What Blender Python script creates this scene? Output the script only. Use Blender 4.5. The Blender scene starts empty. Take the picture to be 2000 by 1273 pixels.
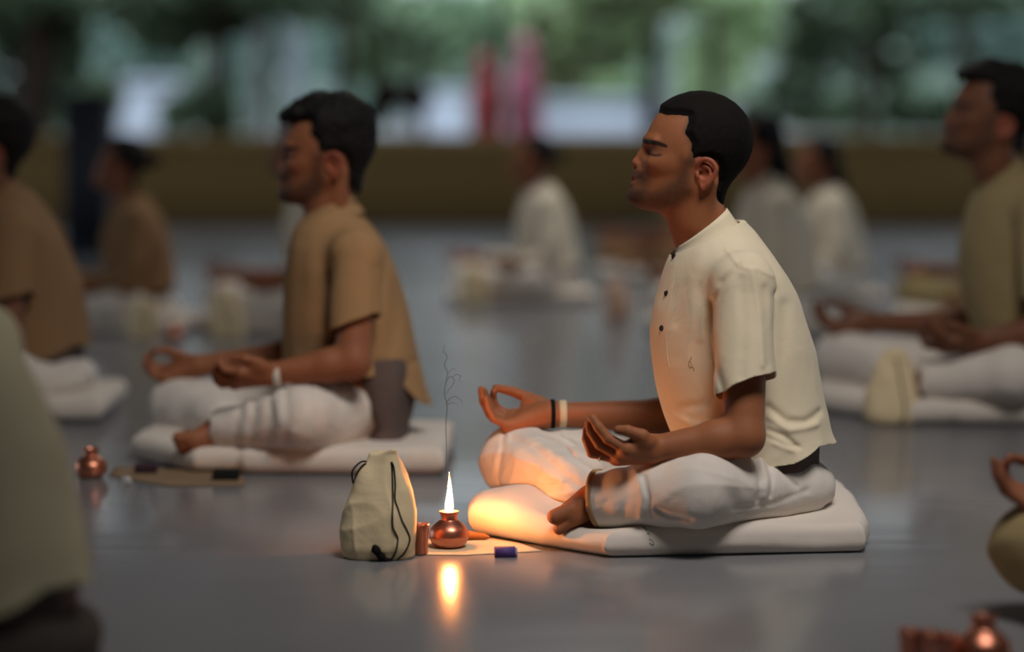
import bpy, math, random
import numpy as np

# ------------------------------------------------------------------ camera, world, light
F = 85 / 36 * 2000.0            # focal length in pixels of the 2000 px wide frame
CH, YH = 0.87, 235.0            # camera height and horizon row
scene = bpy.context.scene
col = scene.collection
cd = bpy.data.cameras.new('camera')
cd.lens, cd.sensor_width, cd.sensor_fit = 85, 36, 'HORIZONTAL'
cd.shift_y = -(636.5 - YH) / 2000.0
cd.clip_end = 500
cd.dof.use_dof = True
cd.dof.focus_distance = 4.98
cd.dof.aperture_fstop = 1.0
cam = bpy.data.objects.new('camera', cd)
cam.location = (0, 0, CH)
cam.rotation_euler = (math.pi / 2, 0, 0)
col.objects.link(cam)
scene.camera = cam

w = bpy.data.worlds.new('world')
scene.world = w
w.use_nodes = True
nt = w.node_tree
nt.nodes.clear()
out = nt.nodes.new('ShaderNodeOutputWorld')
bg = nt.nodes.new('ShaderNodeBackground')
geo = nt.nodes.new('ShaderNodeTexCoord')
sep = nt.nodes.new('ShaderNodeSeparateXYZ')
rmp = nt.nodes.new('ShaderNodeValToRGB')
rmp.color_ramp.elements[0].position = 0.0
rmp.color_ramp.elements[0].color = (.34, .41, .54, 1)
rmp.color_ramp.elements[1].position = 0.75
rmp.color_ramp.elements[1].color = (1.25, 1.4, 1.6, 1)
_e = rmp.color_ramp.elements.new(0.08)
_e.color = (1.25, 1.42, 1.52, 1)
nt.links.new(geo.outputs['Generated'], sep.inputs[0])
nt.links.new(sep.outputs['Z'], rmp.inputs[0])
nt.links.new(rmp.outputs[0], bg.inputs[0])
bg.inputs[1].default_value = 1.0
nt.links.new(bg.outputs[0], out.inputs[0])


def area_light(name, loc, target, size, power, color, spread=180):
    l = bpy.data.lights.new(name, 'AREA')
    l.shape = 'DISK'
    l.size, l.energy, l.color = size, power, color
    l.spread = math.radians(spread)
    o = bpy.data.objects.new(name, l)
    o.location = loc
    d = np.array(target, float) - np.array(loc, float)
    import mathutils
    o.rotation_euler = mathutils.Vector(d).to_track_quat('-Z', 'Y').to_euler()
    col.objects.link(o)
    return o


area_light('fill_light', (1.0, 3.0, 4.4), (0.3, 5.7, 0.4), 1.8, 34, (1.0, .94, .88), 80)  # added fill pooled on the front man, leaves the corners darker
area_light('fill_light', (0.6, 11.5, 4.5), (0.4, 11.5, 0), 2.0, 60, (1.0, .95, .88), 140)  # second added fill, brightens the people in the middle rear

scene.view_settings.view_transform = 'Standard'
scene.view_settings.look = 'None'
scene.view_settings.exposure = 0.0
scene.view_settings.gamma = 1.0
scene.view_settings.use_curve_mapping = False
scene.cycles.use_denoising = True
scene.cycles.max_bounces = 6
scene.cycles.transparent_max_bounces = 8
scene.cycles.caustics_reflective = False
scene.cycles.caustics_refractive = False
scene.cycles.sample_clamp_indirect = 4.0


# ------------------------------------------------------------------ pixel -> place
def W(px, py, d):
    return np.array([(px - 1000) * d / F, d, CH - (py - YH) * d / F])


def dground(py):
    return F * CH / (py - YH)


def onfloor(px, py):
    p = W(px, py, dground(py))
    p[2] = 0
    return p


# ------------------------------------------------------------------ colour and materials
def lin(r, g, b):
    f = lambda c: (c / 255 / 12.92) if c / 255 <= .04045 else ((c / 255 + .055) / 1.055) ** 2.4
    return (f(r), f(g), f(b), 1.0)


MATS = {}


def mat(name, c, rough=.8, metal=0.0, nscale=0, namp=0.0, bump=0.0, bscale=60, attr=False, spec=None, sheen=0.0, weave=0.0, sss=0.0, crumple=0.0):
    if name in MATS:
        return MATS[name]
    m = bpy.data.materials.new(name)
    m.use_nodes = True
    N, L = m.node_tree.nodes, m.node_tree.links
    b = N['Principled BSDF']
    b.inputs['Roughness'].default_value = rough
    b.inputs['Metallic'].default_value = metal
    b.inputs['Specular IOR Level'].default_value = spec if spec is not None else (.12 if rough > .75 else .45)
    if sheen:
        b.inputs['Sheen Weight'].default_value = sheen
    if sss:
        b.inputs['Subsurface Weight'].default_value = sss
        b.inputs['Subsurface Radius'].default_value = (.012, .004, .002)
        b.inputs['Subsurface Scale'].default_value = 1.0
    tc = N.new('ShaderNodeTexCoord')
    src = None
    if attr:
        at = N.new('ShaderNodeVertexColor')
        at.layer_name = 'Col'
        src = at.outputs['Color']
    if namp:
        nz = N.new('ShaderNodeTexNoise')
        nz.inputs['Scale'].default_value = nscale
        nz.inputs['Detail'].default_value = 4
        L.new(tc.outputs['Object'], nz.inputs['Vector'])
        mr = N.new('ShaderNodeMapRange')
        mr.inputs['To Min'].default_value = 1 - namp
        mr.inputs['To Max'].default_value = 1 + namp
        L.new(nz.outputs['Fac'], mr.inputs['Value'])
        mx = N.new('ShaderNodeMix')
        mx.data_type = 'RGBA'
        mx.blend_type = 'MULTIPLY'
        mx.inputs['Factor'].default_value = 1
        if src is not None:
            L.new(src, mx.inputs['A'])
        else:
            mx.inputs['A'].default_value = c
        L.new(mr.outputs[0], mx.inputs['B'])
        src = mx.outputs['Result']
    if src is not None:
        L.new(src, b.inputs['Base Color'])
    else:
        b.inputs['Base Color'].default_value = c
    if bump or weave:
        bp = N.new('ShaderNodeBump')
        bp.inputs['Distance'].default_value = .002
        if bump:
            nb = N.new('ShaderNodeTexNoise')
            nb.inputs['Scale'].default_value = bscale
            nb.inputs['Detail'].default_value = 5
            L.new(tc.outputs['Object'], nb.inputs['Vector'])
            bp.inputs['Strength'].default_value = bump
            L.new(nb.outputs['Fac'], bp.inputs['Height'])
        else:
            wv = N.new('ShaderNodeTexWave')
            wv.inputs['Scale'].default_value = 260
            wv.inputs['Distortion'].default_value = 2.5
            wv.bands_direction = 'Z'
            L.new(tc.outputs['Object'], wv.inputs['Vector'])
            bp.inputs['Strength'].default_value = weave
            bp.inputs['Distance'].default_value = .0003
            L.new(wv.outputs['Fac'], bp.inputs['Height'])
        if crumple:
            nc = N.new('ShaderNodeTexNoise')
            nc.inputs['Scale'].default_value = 13
            nc.inputs['Detail'].default_value = 4
            nc.inputs['Distortion'].default_value = .35
            nc.inputs['Roughness'].default_value = .45
            L.new(tc.outputs['Object'], nc.inputs['Vector'])
            b2 = N.new('ShaderNodeBump')
            b2.inputs['Strength'].default_value = crumple
            b2.inputs['Distance'].default_value = .012
            L.new(nc.outputs['Fac'], b2.inputs['Height'])
            L.new(bp.outputs[0], b2.inputs['Normal'])
            bp = b2
        L.new(bp.outputs[0], b.inputs['Normal'])
    MATS[name] = m
    return m


def emis(name, c, s):
    m = bpy.data.materials.new(name)
    m.use_nodes = True
    N, L = m.node_tree.nodes, m.node_tree.links
    N.clear()
    o = N.new('ShaderNodeOutputMaterial')
    e = N.new('ShaderNodeEmission')
    e.inputs[0].default_value = c
    e.inputs[1].default_value = s
    L.new(e.outputs[0], o.inputs[0])
    return m


SKIN = mat('skin', None, .6, attr=True, nscale=90, namp=.07, bump=.15, bscale=240, spec=.35)
HAIR = mat('hair', lin(22, 19, 17), .8, nscale=260, namp=.5, bump=.5, bscale=900, spec=.12)
HAIR_SOFT = mat('hair_soft', lin(22, 20, 20), .7, nscale=60, namp=.4, bump=.8, bscale=90, spec=.2)
CREAM = mat('cream_linen', lin(232, 218, 190), .9, nscale=14, namp=.04, weave=.18, sheen=.1, crumple=.28)
WHITE = mat('white_cotton', lin(226, 217, 208), .92, nscale=12, namp=.04, weave=.12, sheen=.1, crumple=.6)
BEIGE = mat('beige_linen', lin(168, 132, 94), .9, nscale=14, namp=.05, weave=.25)
TAN = mat('tan_linen', lin(172, 140, 104), .9, nscale=14, namp=.05, weave=.2)
CALICO = mat('calico', lin(228, 208, 170), .9, nscale=40, namp=.06, weave=.2, crumple=.6)
GREYCLOTH = mat('grey_cloth', lin(100, 86, 82), .95, nscale=30, namp=.12)
DARKCLOTH = mat('dark_grey_cloth', lin(70, 64, 60), .95, nscale=30, namp=.12)
COPPER = mat('copper', lin(212, 138, 112), .34, metal=.9, nscale=50, namp=.12, bump=.12, bscale=120)
BLACK = mat('black_cord', lin(22, 20, 20), .8, nscale=300, namp=.3)
BUTTON = mat('button_brown', lin(48, 32, 26), .4)


# ------------------------------------------------------------------ distance fields -> meshes
def smin(a, b, k):
    if k <= 0:
        return np.minimum(a, b)
    h = np.clip(.5 + .5 * (b - a) / k, 0, 1)
    return b + (a - b) * h - k * h * (1 - h)


def smax(a, b, k):
    return -smin(-a, -b, k)


class Field:
    def __init__(s):
        s.ops = []

    def add(s, mode, fn, lo, hi, k=0.0):
        s.ops.append((mode, fn, np.array(lo, float), np.array(hi, float), k))
        return s

    def cone(s, a, b, ra, rb, k=.02, mode='u'):
        a, b = np.array(a, float), np.array(b, float)
        ab = b - a
        n = max(ab @ ab, 1e-12)

        def fn(P):
            q = P - a
            t = np.clip(q @ ab / n, 0, 1)
            return np.linalg.norm(q - t[:, None] * ab, axis=1) - (ra + t * (rb - ra))
        r = max(ra, rb)
        return s.add(mode, fn, np.minimum(a, b) - r, np.maximum(a, b) + r, k)

    def chain(s, pts, radii, k=.01, mode='u'):
        for i in range(len(pts) - 1):
            s.cone(pts[i], pts[i + 1], radii[i], radii[i + 1], k, mode)
        return s

    def ell(s, c, r, k=.02, mode='u', ry=0.0, rz=0.0):
        c, r = np.array(c, float), np.array(r, float)
        ca, sa, cz, sz = math.cos(ry), math.sin(ry), math.cos(rz), math.sin(rz)
        R = np.array([[ca, 0, sa], [0, 1, 0], [-sa, 0, ca]]) @ np.array([[cz, -sz, 0], [sz, cz, 0], [0, 0, 1]])

        def fn(P):
            q = (P - c) @ R
            k0 = np.linalg.norm(q / r, axis=1)
            k1 = np.linalg.norm(q / r ** 2, axis=1) + 1e-9
            return k0 * (k0 - 1) / k1
        m = r.max()
        return s.add(mode, fn, c - m, c + m, k)

    def loft(s, z, xf, xb, hw, k=.02, n=2.3, cy=0.0, mode='u', sm=5):
        z = np.array(z, float)
        o = np.argsort(z)
        z = z[o]
        zz = np.linspace(z[0], z[-1], 160)
        ker = np.exp(-np.linspace(-2, 2, 2 * sm + 1) ** 2)
        ker /= ker.sum()

        def sml(v):
            v = np.interp(zz, z, np.array(v, float)[o])
            return np.convolve(np.pad(v, sm, mode='edge'), ker, 'valid')
        XF, XB, HW = sml(xf), sml(xb), sml(hw)

        def fn(P):
            f, b, h = (np.interp(P[:, 2], zz, v) for v in (XF, XB, HW))
            a = np.maximum((b - f) / 2, 1e-4)
            h = np.maximum(h, 1e-4)
            u = np.abs(P[:, 0] - (f + b) / 2) / a
            v = np.abs(P[:, 1] - cy) / h
            r = (u ** n + v ** n) ** (1 / n)
            d = (r - 1) * np.minimum(a, h)
            return np.maximum(d, np.maximum(P[:, 2] - zz[-1], zz[0] - P[:, 2]))
        return s.add(mode, fn, (min(XF), cy - max(HW), zz[0]), (max(XB), cy + max(HW), zz[-1]), k)

    def sub(s, f, lo, hi, k=.01, c=(0, 0, 0), R=np.eye(3), sc=1.0):
        c = np.array(c, float)

        def fn(P):
            return f.eval((P - c) @ R / sc, .06 / sc) * sc
        return s.add('u', fn, lo, hi, k)

    def disp(s, fn, lo, hi):
        return s.add('d', fn, lo, hi, 0)

    def eval(s, P, band=.02):
        D = np.full(len(P), 1.0)
        C = 20000
        for i in range(0, len(P), C):
            p = P[i:i + C]
            d = D[i:i + C]
            plo, phi = p.min(0), p.max(0)
            for mode, fn, lo, hi, k in s.ops:
                pad = k + band + .012
                if (phi < lo - pad).any() or (plo > hi + pad).any():
                    continue
                m = ((p > lo - pad) & (p < hi + pad)).all(1)
                idx = np.nonzero(m)[0]
                if not len(idx):
                    continue
                q = p[idx]
                if mode == 'u':
                    d[idx] = smin(d[idx], fn(q), k)
                elif mode == 's':
                    d[idx] = smax(d[idx], -fn(q), k)
                elif mode == 'i':
                    d[idx] = smax(d[idx], fn(q), k)
                else:
                    d[idx] = d[idx] + fn(q)
        return D

    def bounds(s):
        lo = np.min([o[2] for o in s.ops if o[0] == 'u'], axis=0)
        hi = np.max([o[3] for o in s.ops if o[0] == 'u'], axis=0)
        return lo, hi


def polygonize(f, h, lo=None, hi=None, newton=1):
    blo, bhi = f.bounds()
    lo = blo - 3 * h - .01 if lo is None else np.array(lo, float)
    hi = bhi + 3 * h + .01 if hi is None else np.array(hi, float)
    lev = 4
    H = h * 2 ** lev
    n = np.ceil((hi - lo) / H).astype(int) + 1
    g = np.stack(np.meshgrid(*[np.arange(k) for k in n], indexing='ij'), -1).reshape(-1, 3)
    size = H
    for l in range(lev + 1):
        ctr = lo + (g + .5) * size
        D = f.eval(ctr, size * 2.1)
        g = g[np.abs(D) < size * (1.8 if l < lev else 2.0)]
        if l < lev:
            off = np.stack(np.meshgrid([0, 1], [0, 1], [0, 1], indexing='ij'), -1).reshape(-1, 3)
            g = (g[:, None, :] * 2 + off[None]).reshape(-1, 3)
            size /= 2
    dims = n * 2 ** lev + 3
    key = lambda c: (c[..., 0] * dims[1] + c[..., 1]) * dims[2] + c[..., 2]
    off = np.stack(np.meshgrid([0, 1], [0, 1], [0, 1], indexing='ij'), -1).reshape(-1, 3)
    cc = g[:, None, :] + off[None]
    kk = key(cc)
    uk, first, inv = np.unique(kk.ravel(), return_index=True, return_inverse=True)
    pts = lo + cc.reshape(-1, 3)[first] * h
    Dc = f.eval(pts, 3 * h)
    D8 = Dc[inv.reshape(-1)].reshape(-1, 8)
    act = (D8.min(1) < 0) & (D8.max(1) >= 0)
    g, D8 = g[act], D8[act]
    edges = [(0, 1), (2, 3), (4, 5), (6, 7), (0, 2), (1, 3), (4, 6), (5, 7), (0, 4), (1, 5), (2, 6), (3, 7)]
    acc = np.zeros((len(g), 3))
    cnt = np.zeros(len(g))
    for a, b in edges:
        da, db = D8[:, a], D8[:, b]
        m = (da < 0) != (db < 0)
        t = np.where(m, da / np.where(m, da - db, 1), 0)
        acc += np.where(m[:, None], off[a] + t[:, None] * (off[b] - off[a]), 0)
        cnt += m
    V = lo + (g + acc / cnt[:, None]) * h
    ck = key(g)
    order = np.argsort(ck)
    sk = ck[order]
    quads = []
    corner = {0: 4, 1: 2, 2: 1}
    for ax in range(3):
        m = (D8[:, 0] < 0) != (D8[:, corner[ax]] < 0)
        c = g[m]
        neg = D8[m, 0] < 0
        b, d = [(1, 2), (2, 0), (0, 1)][ax]
        eb, ed = np.eye(3, dtype=int)[b], np.eye(3, dtype=int)[d]
        ids = []
        ok = np.ones(len(c), bool)
        for o in (0 * eb, -eb, -eb - ed, -ed):
            q = key(c + o)
            i = np.clip(np.searchsorted(sk, q), 0, len(sk) - 1)
            ok &= sk[i] == q
            ids.append(order[i])
        qd = np.stack(ids, 1)
        qd = np.where(neg[:, None], qd, qd[:, ::-1])
        quads.append(qd[ok])
    Q = np.concatenate(quads)
    for it in range(newton):
        e = h * .6
        T = np.array([[1, -1, -1], [-1, -1, 1], [-1, 1, -1], [1, 1, 1]], float)
        G = np.zeros_like(V)
        m = 0
        for t in T:
            v = f.eval(V + t * e, 3 * h)
            G += v[:, None] * t
            m = m + v
        G /= 4 * e
        d = m / 4
        st = -(d / np.maximum((G ** 2).sum(1), .1))[:, None] * G
        ln = np.linalg.norm(st, axis=1)
        st *= np.minimum(1, .7 * h / np.maximum(ln, 1e-9))[:, None]
        V = V + st
    return V, Q


def clip_mesh(V, Q, f):
    """keep the part where f < 0, with a clean cut"""
    ins = f < 0
    nin = ins[Q].sum(1)
    keep = Q[nin == 4] if Q.shape[1] == 4 else Q[nin == 3]
    cross = Q[(nin > 0) & (nin < Q.shape[1])]
    newv, emap, tris = [], {}, []
    base = len(V)

    def cut(a, b):
        k = (a, b) if a < b else (b, a)
        if k not in emap:
            t = f[k[0]] / (f[k[0]] - f[k[1]])
            emap[k] = base + len(newv)
            newv.append(V[k[0]] + t * (V[k[1]] - V[k[0]]))
        return emap[k]
    for q in cross.tolist():
        poly = []
        for i in range(len(q)):
            a, b = q[i], q[(i + 1) % len(q)]
            if ins[a]:
                poly.append(a)
            if ins[a] != ins[b]:
                poly.append(cut(a, b))
        for i in range(1, len(poly) - 1):
            tris.append((poly[0], poly[i], poly[i + 1]))
    V2 = np.concatenate([V, np.array(newv).reshape(-1, 3)])
    T = np.array(tris, int).reshape(-1, 3)
    tq = np.concatenate([keep[:, [0, 1, 2]], keep[:, [0, 2, 3]]]) if Q.shape[1] == 4 else keep
    T = np.concatenate([tq, T])
    used = np.unique(T)
    mp = np.full(len(V2), -1)
    mp[used] = np.arange(len(used))
    return V2[used], mp[T]


def drop_islands(V, Q, keep_min):
    """drop loose crumbs below keep_min vertices"""
    lab = np.arange(len(V))
    for _ in range(400):
        m = lab[Q].min(1)
        new = lab.copy()
        for j in range(Q.shape[1]):
            np.minimum.at(new, Q[:, j], m)
        new = new[new]
        if (new == lab).all():
            break
        lab = new
    c = np.bincount(lab, minlength=len(V))
    ok = c[lab] >= keep_min
    Q = Q[ok[Q[:, 0]]]
    used = np.unique(Q)
    mp = np.full(len(V), -1)
    mp[used] = np.arange(len(used))
    return V[used], mp[Q]


def mesh_data(name, V, Fs, material, colors=None, smooth=True):
    me = bpy.data.meshes.new(name)
    Fs = [np.asarray(f) for f in (Fs if isinstance(Fs, list) else [Fs]) if len(f)]
    me.vertices.add(len(V))
    me.vertices.foreach_set('co', np.asarray(V, np.float32).ravel())
    loops = np.concatenate([f.ravel() for f in Fs]).astype(np.int32)
    tot = np.concatenate([np.full(len(f), f.shape[1]) for f in Fs])
    st = np.concatenate([[0], np.cumsum(tot)[:-1]]).astype(np.int32)
    me.loops.add(len(loops))
    me.loops.foreach_set('vertex_index', loops)
    me.polygons.add(len(tot))
    me.polygons.foreach_set('loop_start', st)
    me.update(calc_edges=True)
    me.validate()
    if smooth:
        me.shade_smooth()
    if colors is not None:
        ca = me.color_attributes.new('Col', 'FLOAT_COLOR', 'POINT')
        ca.data.foreach_set('color', np.asarray(colors, np.float32).ravel())
    if material:
        me.materials.append(material)
    return me


def link(name, me, parent=None, loc=None):
    o = bpy.data.objects.new(name, me)
    col.objects.link(o)
    if parent is not None:
        o.parent = parent
    if loc is not None:
        o.location = [float(v) for v in loc]
    return o


def obj(name, V, Fs, material, parent=None, loc=None, colors=None, smooth=True, solid=0.0):
    o = link(name, mesh_data(name, V, Fs, material, colors, smooth), parent, loc)
    if solid:
        s = o.modifiers.new('thickness', 'SOLIDIFY')
        s.thickness = solid
        s.offset = -1
    return o


def tag(o, label=None, cat=None, group=None, kind=None):
    if label:
        o['label'] = label
    if cat:
        o['category'] = cat
    if group:
        o['group'] = group
    if kind:
        o['kind'] = kind
    return o


def thing(name, label, cat, loc=(0, 0, 0), rz=0.0, sc=1.0, group=None):
    o = link(name, None, None, loc)
    o.rotation_euler = (0, 0, rz)
    o.scale = (sc, sc, sc)
    o.empty_display_size = .05
    return tag(o, label, cat, group)


# small mesh helpers
def lathe(prof, n=48):
    prof = np.array(prof, float)
    a = np.linspace(0, 2 * math.pi, n, endpoint=False)
    V = np.stack([prof[:, None, 0] * np.cos(a), prof[:, None, 0] * np.sin(a), np.repeat(prof[:, None, 1], n, 1)], -1).reshape(-1, 3)
    Q = []
    for i in range(len(prof) - 1):
        for j in range(n):
            k = (j + 1) % n
            Q.append((i * n + j, i * n + k, (i + 1) * n + k, (i + 1) * n + j))
    return V, np.array(Q)


def smooth_path(pts, m=8):
    pts = np.array(pts, float)
    P = np.vstack([2 * pts[0] - pts[1], pts, 2 * pts[-1] - pts[-2]])
    res = []
    for i in range(1, len(P) - 2):
        for t in np.linspace(0, 1, m, endpoint=False):
            a, b, c, d = P[i - 1], P[i], P[i + 1], P[i + 2]
            res.append(.5 * (2 * b + (c - a) * t + (2 * a - 5 * b + 4 * c - d) * t * t + (3 * b - a - 3 * c + d) * t ** 3))
    res.append(pts[-1])
    return np.array(res)


def tube(pts, r, n=8, m=8, flat=1.0):
    P = smooth_path(pts, m) if m > 1 else np.array(pts, float)
    R = np.interp(np.linspace(0, 1, len(P)), np.linspace(0, 1, len(np.atleast_1d(r))), np.atleast_1d(r)) if np.ndim(r) else np.full(len(P), r)
    T = np.gradient(P, axis=0)
    T /= np.linalg.norm(T, axis=1)[:, None] + 1e-12
    up = np.array([0, 0, 1.0]) if abs(T[0][2]) < .9 else np.array([1.0, 0, 0])
    V = []
    x = np.cross(T[0], up)
    for i in range(len(P)):
        x = x - T[i] * (x @ T[i])
        x /= np.linalg.norm(x) + 1e-12
        y = np.cross(T[i], x)
        for a in np.linspace(0, 2 * math.pi, n, endpoint=False):
            V.append(P[i] + R[i] * (math.cos(a) * x + flat * math.sin(a) * y))
    V += [P[0], P[-1]]
    Q, Tt = [], []
    for i in range(len(P) - 1):
        for j in range(n):
            k = (j + 1) % n
            Q.append((i * n + j, (i + 1) * n + j, (i + 1) * n + k, i * n + k))
    for j in range(n):
        k = (j + 1) % n
        Tt.append((len(V) - 2, j, k))
        Tt.append((len(V) - 1, (len(P) - 1) * n + k, (len(P) - 1) * n + j))
    return np.array(V), [np.array(Q), np.array(Tt)]


def box(lo, hi, bev=0.0):
    lo, hi = np.array(lo, float), np.array(hi, float)
    if not bev:
        V = np.array([[(lo, hi)[i][0], (lo, hi)[j][1], (lo, hi)[k][2]] for i in (0, 1) for j in (0, 1) for k in (0, 1)])
        Q = np.array([(0, 1, 3, 2), (4, 6, 7, 5), (0, 4, 5, 1), (2, 3, 7, 6), (0, 2, 6, 4), (1, 5, 7, 3)])
        return V, Q
    f = Field()
    c, h = (lo + hi) / 2, (hi - lo) / 2

    def fn(P):
        q = np.abs(P - c) - (h - bev)
        return np.linalg.norm(np.maximum(q, 0), axis=1) + np.minimum(q.max(1), 0) - bev
    f.add('u', fn, lo, hi)
    return polygonize(f, max(bev * .5, (hi - lo).max() / 90))


def sd_poly(p, poly):
    """signed distance to a polygon in 2D, negative inside"""
    poly = np.array(poly, float)
    d = np.full(len(p), 1e9)
    ins = np.zeros(len(p), bool)
    for i in range(len(poly)):
        a, b = poly[i], poly[(i + 1) % len(poly)]
        e = b - a
        q = p - a
        t = np.clip(q @ e / max(e @ e, 1e-12), 0, 1)
        d = np.minimum(d, ((q - t[:, None] * e) ** 2).sum(1))
        c = ((a[1] > p[:, 1]) != (b[1] > p[:, 1]))
        x = a[0] + (p[:, 1] - a[1]) * e[0] / (e[1] if abs(e[1]) > 1e-12 else 1e-12)
        ins ^= c & (p[:, 0] < x)
    d = np.sqrt(d)
    return np.where(ins, -d, d)


def dist_line(p, pts):
    d = np.full(len(p), 1e9)
    for i in range(len(pts) - 1):
        a, b = np.array(pts[i], float), np.array(pts[i + 1], float)
        e = b - a
        q = p - a
        t = np.clip(q @ e / max(e @ e, 1e-12), 0, 1)
        d = np.minimum(d, ((q - t[:, None] * e) ** 2).sum(1))
    return np.sqrt(d)


def waves(seed, freq, n=7, stretch=(1, 1, 1)):
    r = np.random.RandomState(seed)
    K = r.normal(size=(n, 3)) * np.array(stretch)
    K = K / np.linalg.norm(K, axis=1)[:, None] * freq * r.uniform(.6, 1.5, (n, 1)) * np.linalg.norm(np.array(stretch)) / 1.7
    ph = r.uniform(0, 6.28, n)
    return lambda P: np.sin(P @ K.T + ph).sum(1) / math.sqrt(n)


def ridges(seed, freq, stretch=(1, 1, 1)):
    a, b, c = waves(seed, freq, 6, stretch), waves(seed + 50, freq * 1.7, 6, stretch), waves(seed + 90, freq * .35, 4)

    def fn(P):
        r1 = np.clip(1 - np.abs(a(P)), 0, 1) ** 3
        r2 = np.clip(1 - np.abs(b(P)), 0, 1) ** 3
        return (r1 + .5 * r2) * (.55 + .45 * np.clip(c(P), -1, 1))
    return fn


def sstep(a, b, x):
    t = np.clip((x - a) / (b - a), 0, 1)
    return t * t * (3 - 2 * t)


def march(f, px, py, origin, d0, d1, sign=-1, n=700):
    """the place where the ray through a pixel first meets field f (local to origin)"""
    ds = np.linspace(d0, d1, n)
    P = np.stack([(px - 1000) * ds / F, ds, CH - (py - YH) * ds / F], 1) - np.array(origin)
    D = f.eval(P, .02)
    i = np.nonzero(D < 0)[0]
    if not len(i):
        return P[np.argmin(D)]
    return P[i[0]]


# ------------------------------------------------------------------ heads (u forward, v sideways, w up, origin between the ears)
def build_head():
    f = Field()
    f.ell((-.005, 0, .071), (.104, .079, .095), .02)
    f.ell((.030, 0, .045), (.078, .070, .085), .03)
    f.ell((.062, 0, .004), (.060, .058, .086), .03, ry=math.radians(-10))
    for s in (1, -1):
        f.cone((.016, s * .050, -.022), (.112, s * .014, -.047), .016, .020, .03)
        f.cone((.012, s * .056, .03), (.016, s * .050, -.022), .016, .016, .03)
        f.ell((.070, s * .050, .024), (.036, .015, .017), .02)
        f.cone((.104, s * .010, .073), (.090, s * .046, .069), .0085, .010, .012)
    f.ell((.072, 0, -.045), (.056, .040, .019), .02)
    f.ell((.128, 0, -.044), (.0205, .023, .0195), .012)
    f.ell((.122, 0, -.012), (.0135, .025, .022), .014)
    for s in (1, -1):
        f.ell((.1125, s * .035, .050), (.0145, .020, .0115), .014, 's')
        f.ell((.0845, s * .0340, .0455), (.0160, .0175, .0145), .007)
    for s in (1, -1):
        f.cone((-.018, s * .050, -.018), (.004, s * .038, -.105), .022, .024, .02)
    f.ell((.1195, 0, .003), (.0125, .020, .014), .012)
    # nose
    f.chain([(.105, 0, .058), (.115, 0, .043), (.1275, 0, .0245)], [.0075, .0078, .0104], .008)
    for s in (1, -1):
        f.ell((.1165, s * .0125, .0185), (.0105, .0065, .0080), .006)
        f.ell((.128, s * .0062, .0125), (.0038, .0028, .0034), .003, 's')
    # mouth
    f.ell((.1305, 0, -.0025), (.0078, .020, .0068), .007)
    f.ell((.1325, 0, -.0195), (.0078, .018, .0062), .007)
    f.chain([(.116, .025, -.012), (.132, .012, -.0105), (.1415, 0, -.0105), (.132, -.012, -.0105), (.116, -.025, -.012)], [.0012, .0018, .0022, .0018, .0012], .003, 's')
    f.ell((.1425, 0, -.0305), (.0035, .013, .003), .006, 's')
    # closed lids
    for s in (1, -1):
        f.chain([(.0985, s * .022, .0395), (.099, s * .034, .0385), (.092, s * .0475, .0415)], [.0011, .0013, .001], .002, 's')
    # ears
    for s in (1, -1):
        y = s * .078
        f.ell((-.012, s * .0775, .001), (.021, .0055, .029), .006, rz=0.0)
        out_ = [(.006, y, .014), (.004, y + s * .005, .025), (-.008, y + s * .011, .0325), (-.022, y + s * .014, .029), (-.0315, y + s * .015, .016),
                (-.030, y + s * .013, .002), (-.022, y + s * .010, -.012), (-.013, y + s * .007, -.021)]
        op = smooth_path(out_, 3)
        f.chain(op, np.interp(np.linspace(0, 7, len(op)), range(8), [.0036, .0042, .0046, .0048, .0048, .0046, .0042, .0045]), .003)
        f.ell((-.007, y + s * .005, -.0245), (.0085, .0045, .0085), .004)
        f.chain(smooth_path([(-.006, y + s * .006, .020), (-.019, y + s * .009, .012), (-.019, y + s * .008, -.004), (-.008, y + s * .006, -.014)], 3), np.full(10, .0031), .003)
        f.ell((-.004, y + s * .008, .001), (.0085, .0075, .0095), .004, 's')
        f.ell((.0055, y + s * .003, -.001), (.0045, .0035, .0075), .003)
        f.ell((-.001, y + s * .003, .002), (.0035, .007, .0055), .003, 's')
    return f


def build_cranium():
    f = Field()
    f.ell((-.005, 0, .071), (.104, .079, .095), .02)
    f.ell((.030, 0, .045), (.078, .070, .085), .03)
    f.cone((.004, 0, -.005), (.006, 0, -.09), .060, .050, .03)
    f.ell((.035, 0, .0), (.05, .066, .05), .03)
    return f


HEAD = build_head()
CRAN = build_cranium()


def z2uv(pts):
    """points of the close-up of the profile -> head plane (u, w)"""
    return [((770 - x) * .000297, (690 - y) * .000297) for x, y in pts]


CROP = z2uv([(470, 236), (540, 262), (600, 262), (650, 266), (695, 272), (690, 330), (668, 378), (672, 400), (692, 425), (714, 470), (706, 540), (690, 600),
             (712, 625), (735, 596), (775, 575), (835, 568), (893, 590), (918, 640), (912, 720), (876, 800), (886, 850), (912, 915), (930, 985),
             (1330, 985), (1330, -60), (380, -60), (380, 225)])
LONG = z2uv([(470, 225), (560, 260), (640, 300), (680, 380), (690, 470), (690, 560), (700, 640), (735, 596), (775, 575), (835, 568), (893, 590), (918, 640),
             (905, 760), (900, 985), (1330, 985), (1330, -60), (380, -60), (380, 215)])


def head_axes(pitch, yaw=0.0):
    t, y = math.radians(pitch), math.radians(yaw)
    eu = np.array([-math.cos(t), 0, -math.sin(t)])
    ew = np.array([-math.sin(t), 0, math.cos(t)])
    ev = np.array([0, 1.0, 0])
    Rz = np.array([[math.cos(y), -math.sin(y), 0], [math.sin(y), math.cos(y), 0], [0, 0, 1]])
    return (Rz @ np.stack([eu, ev, ew], 1))


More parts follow.
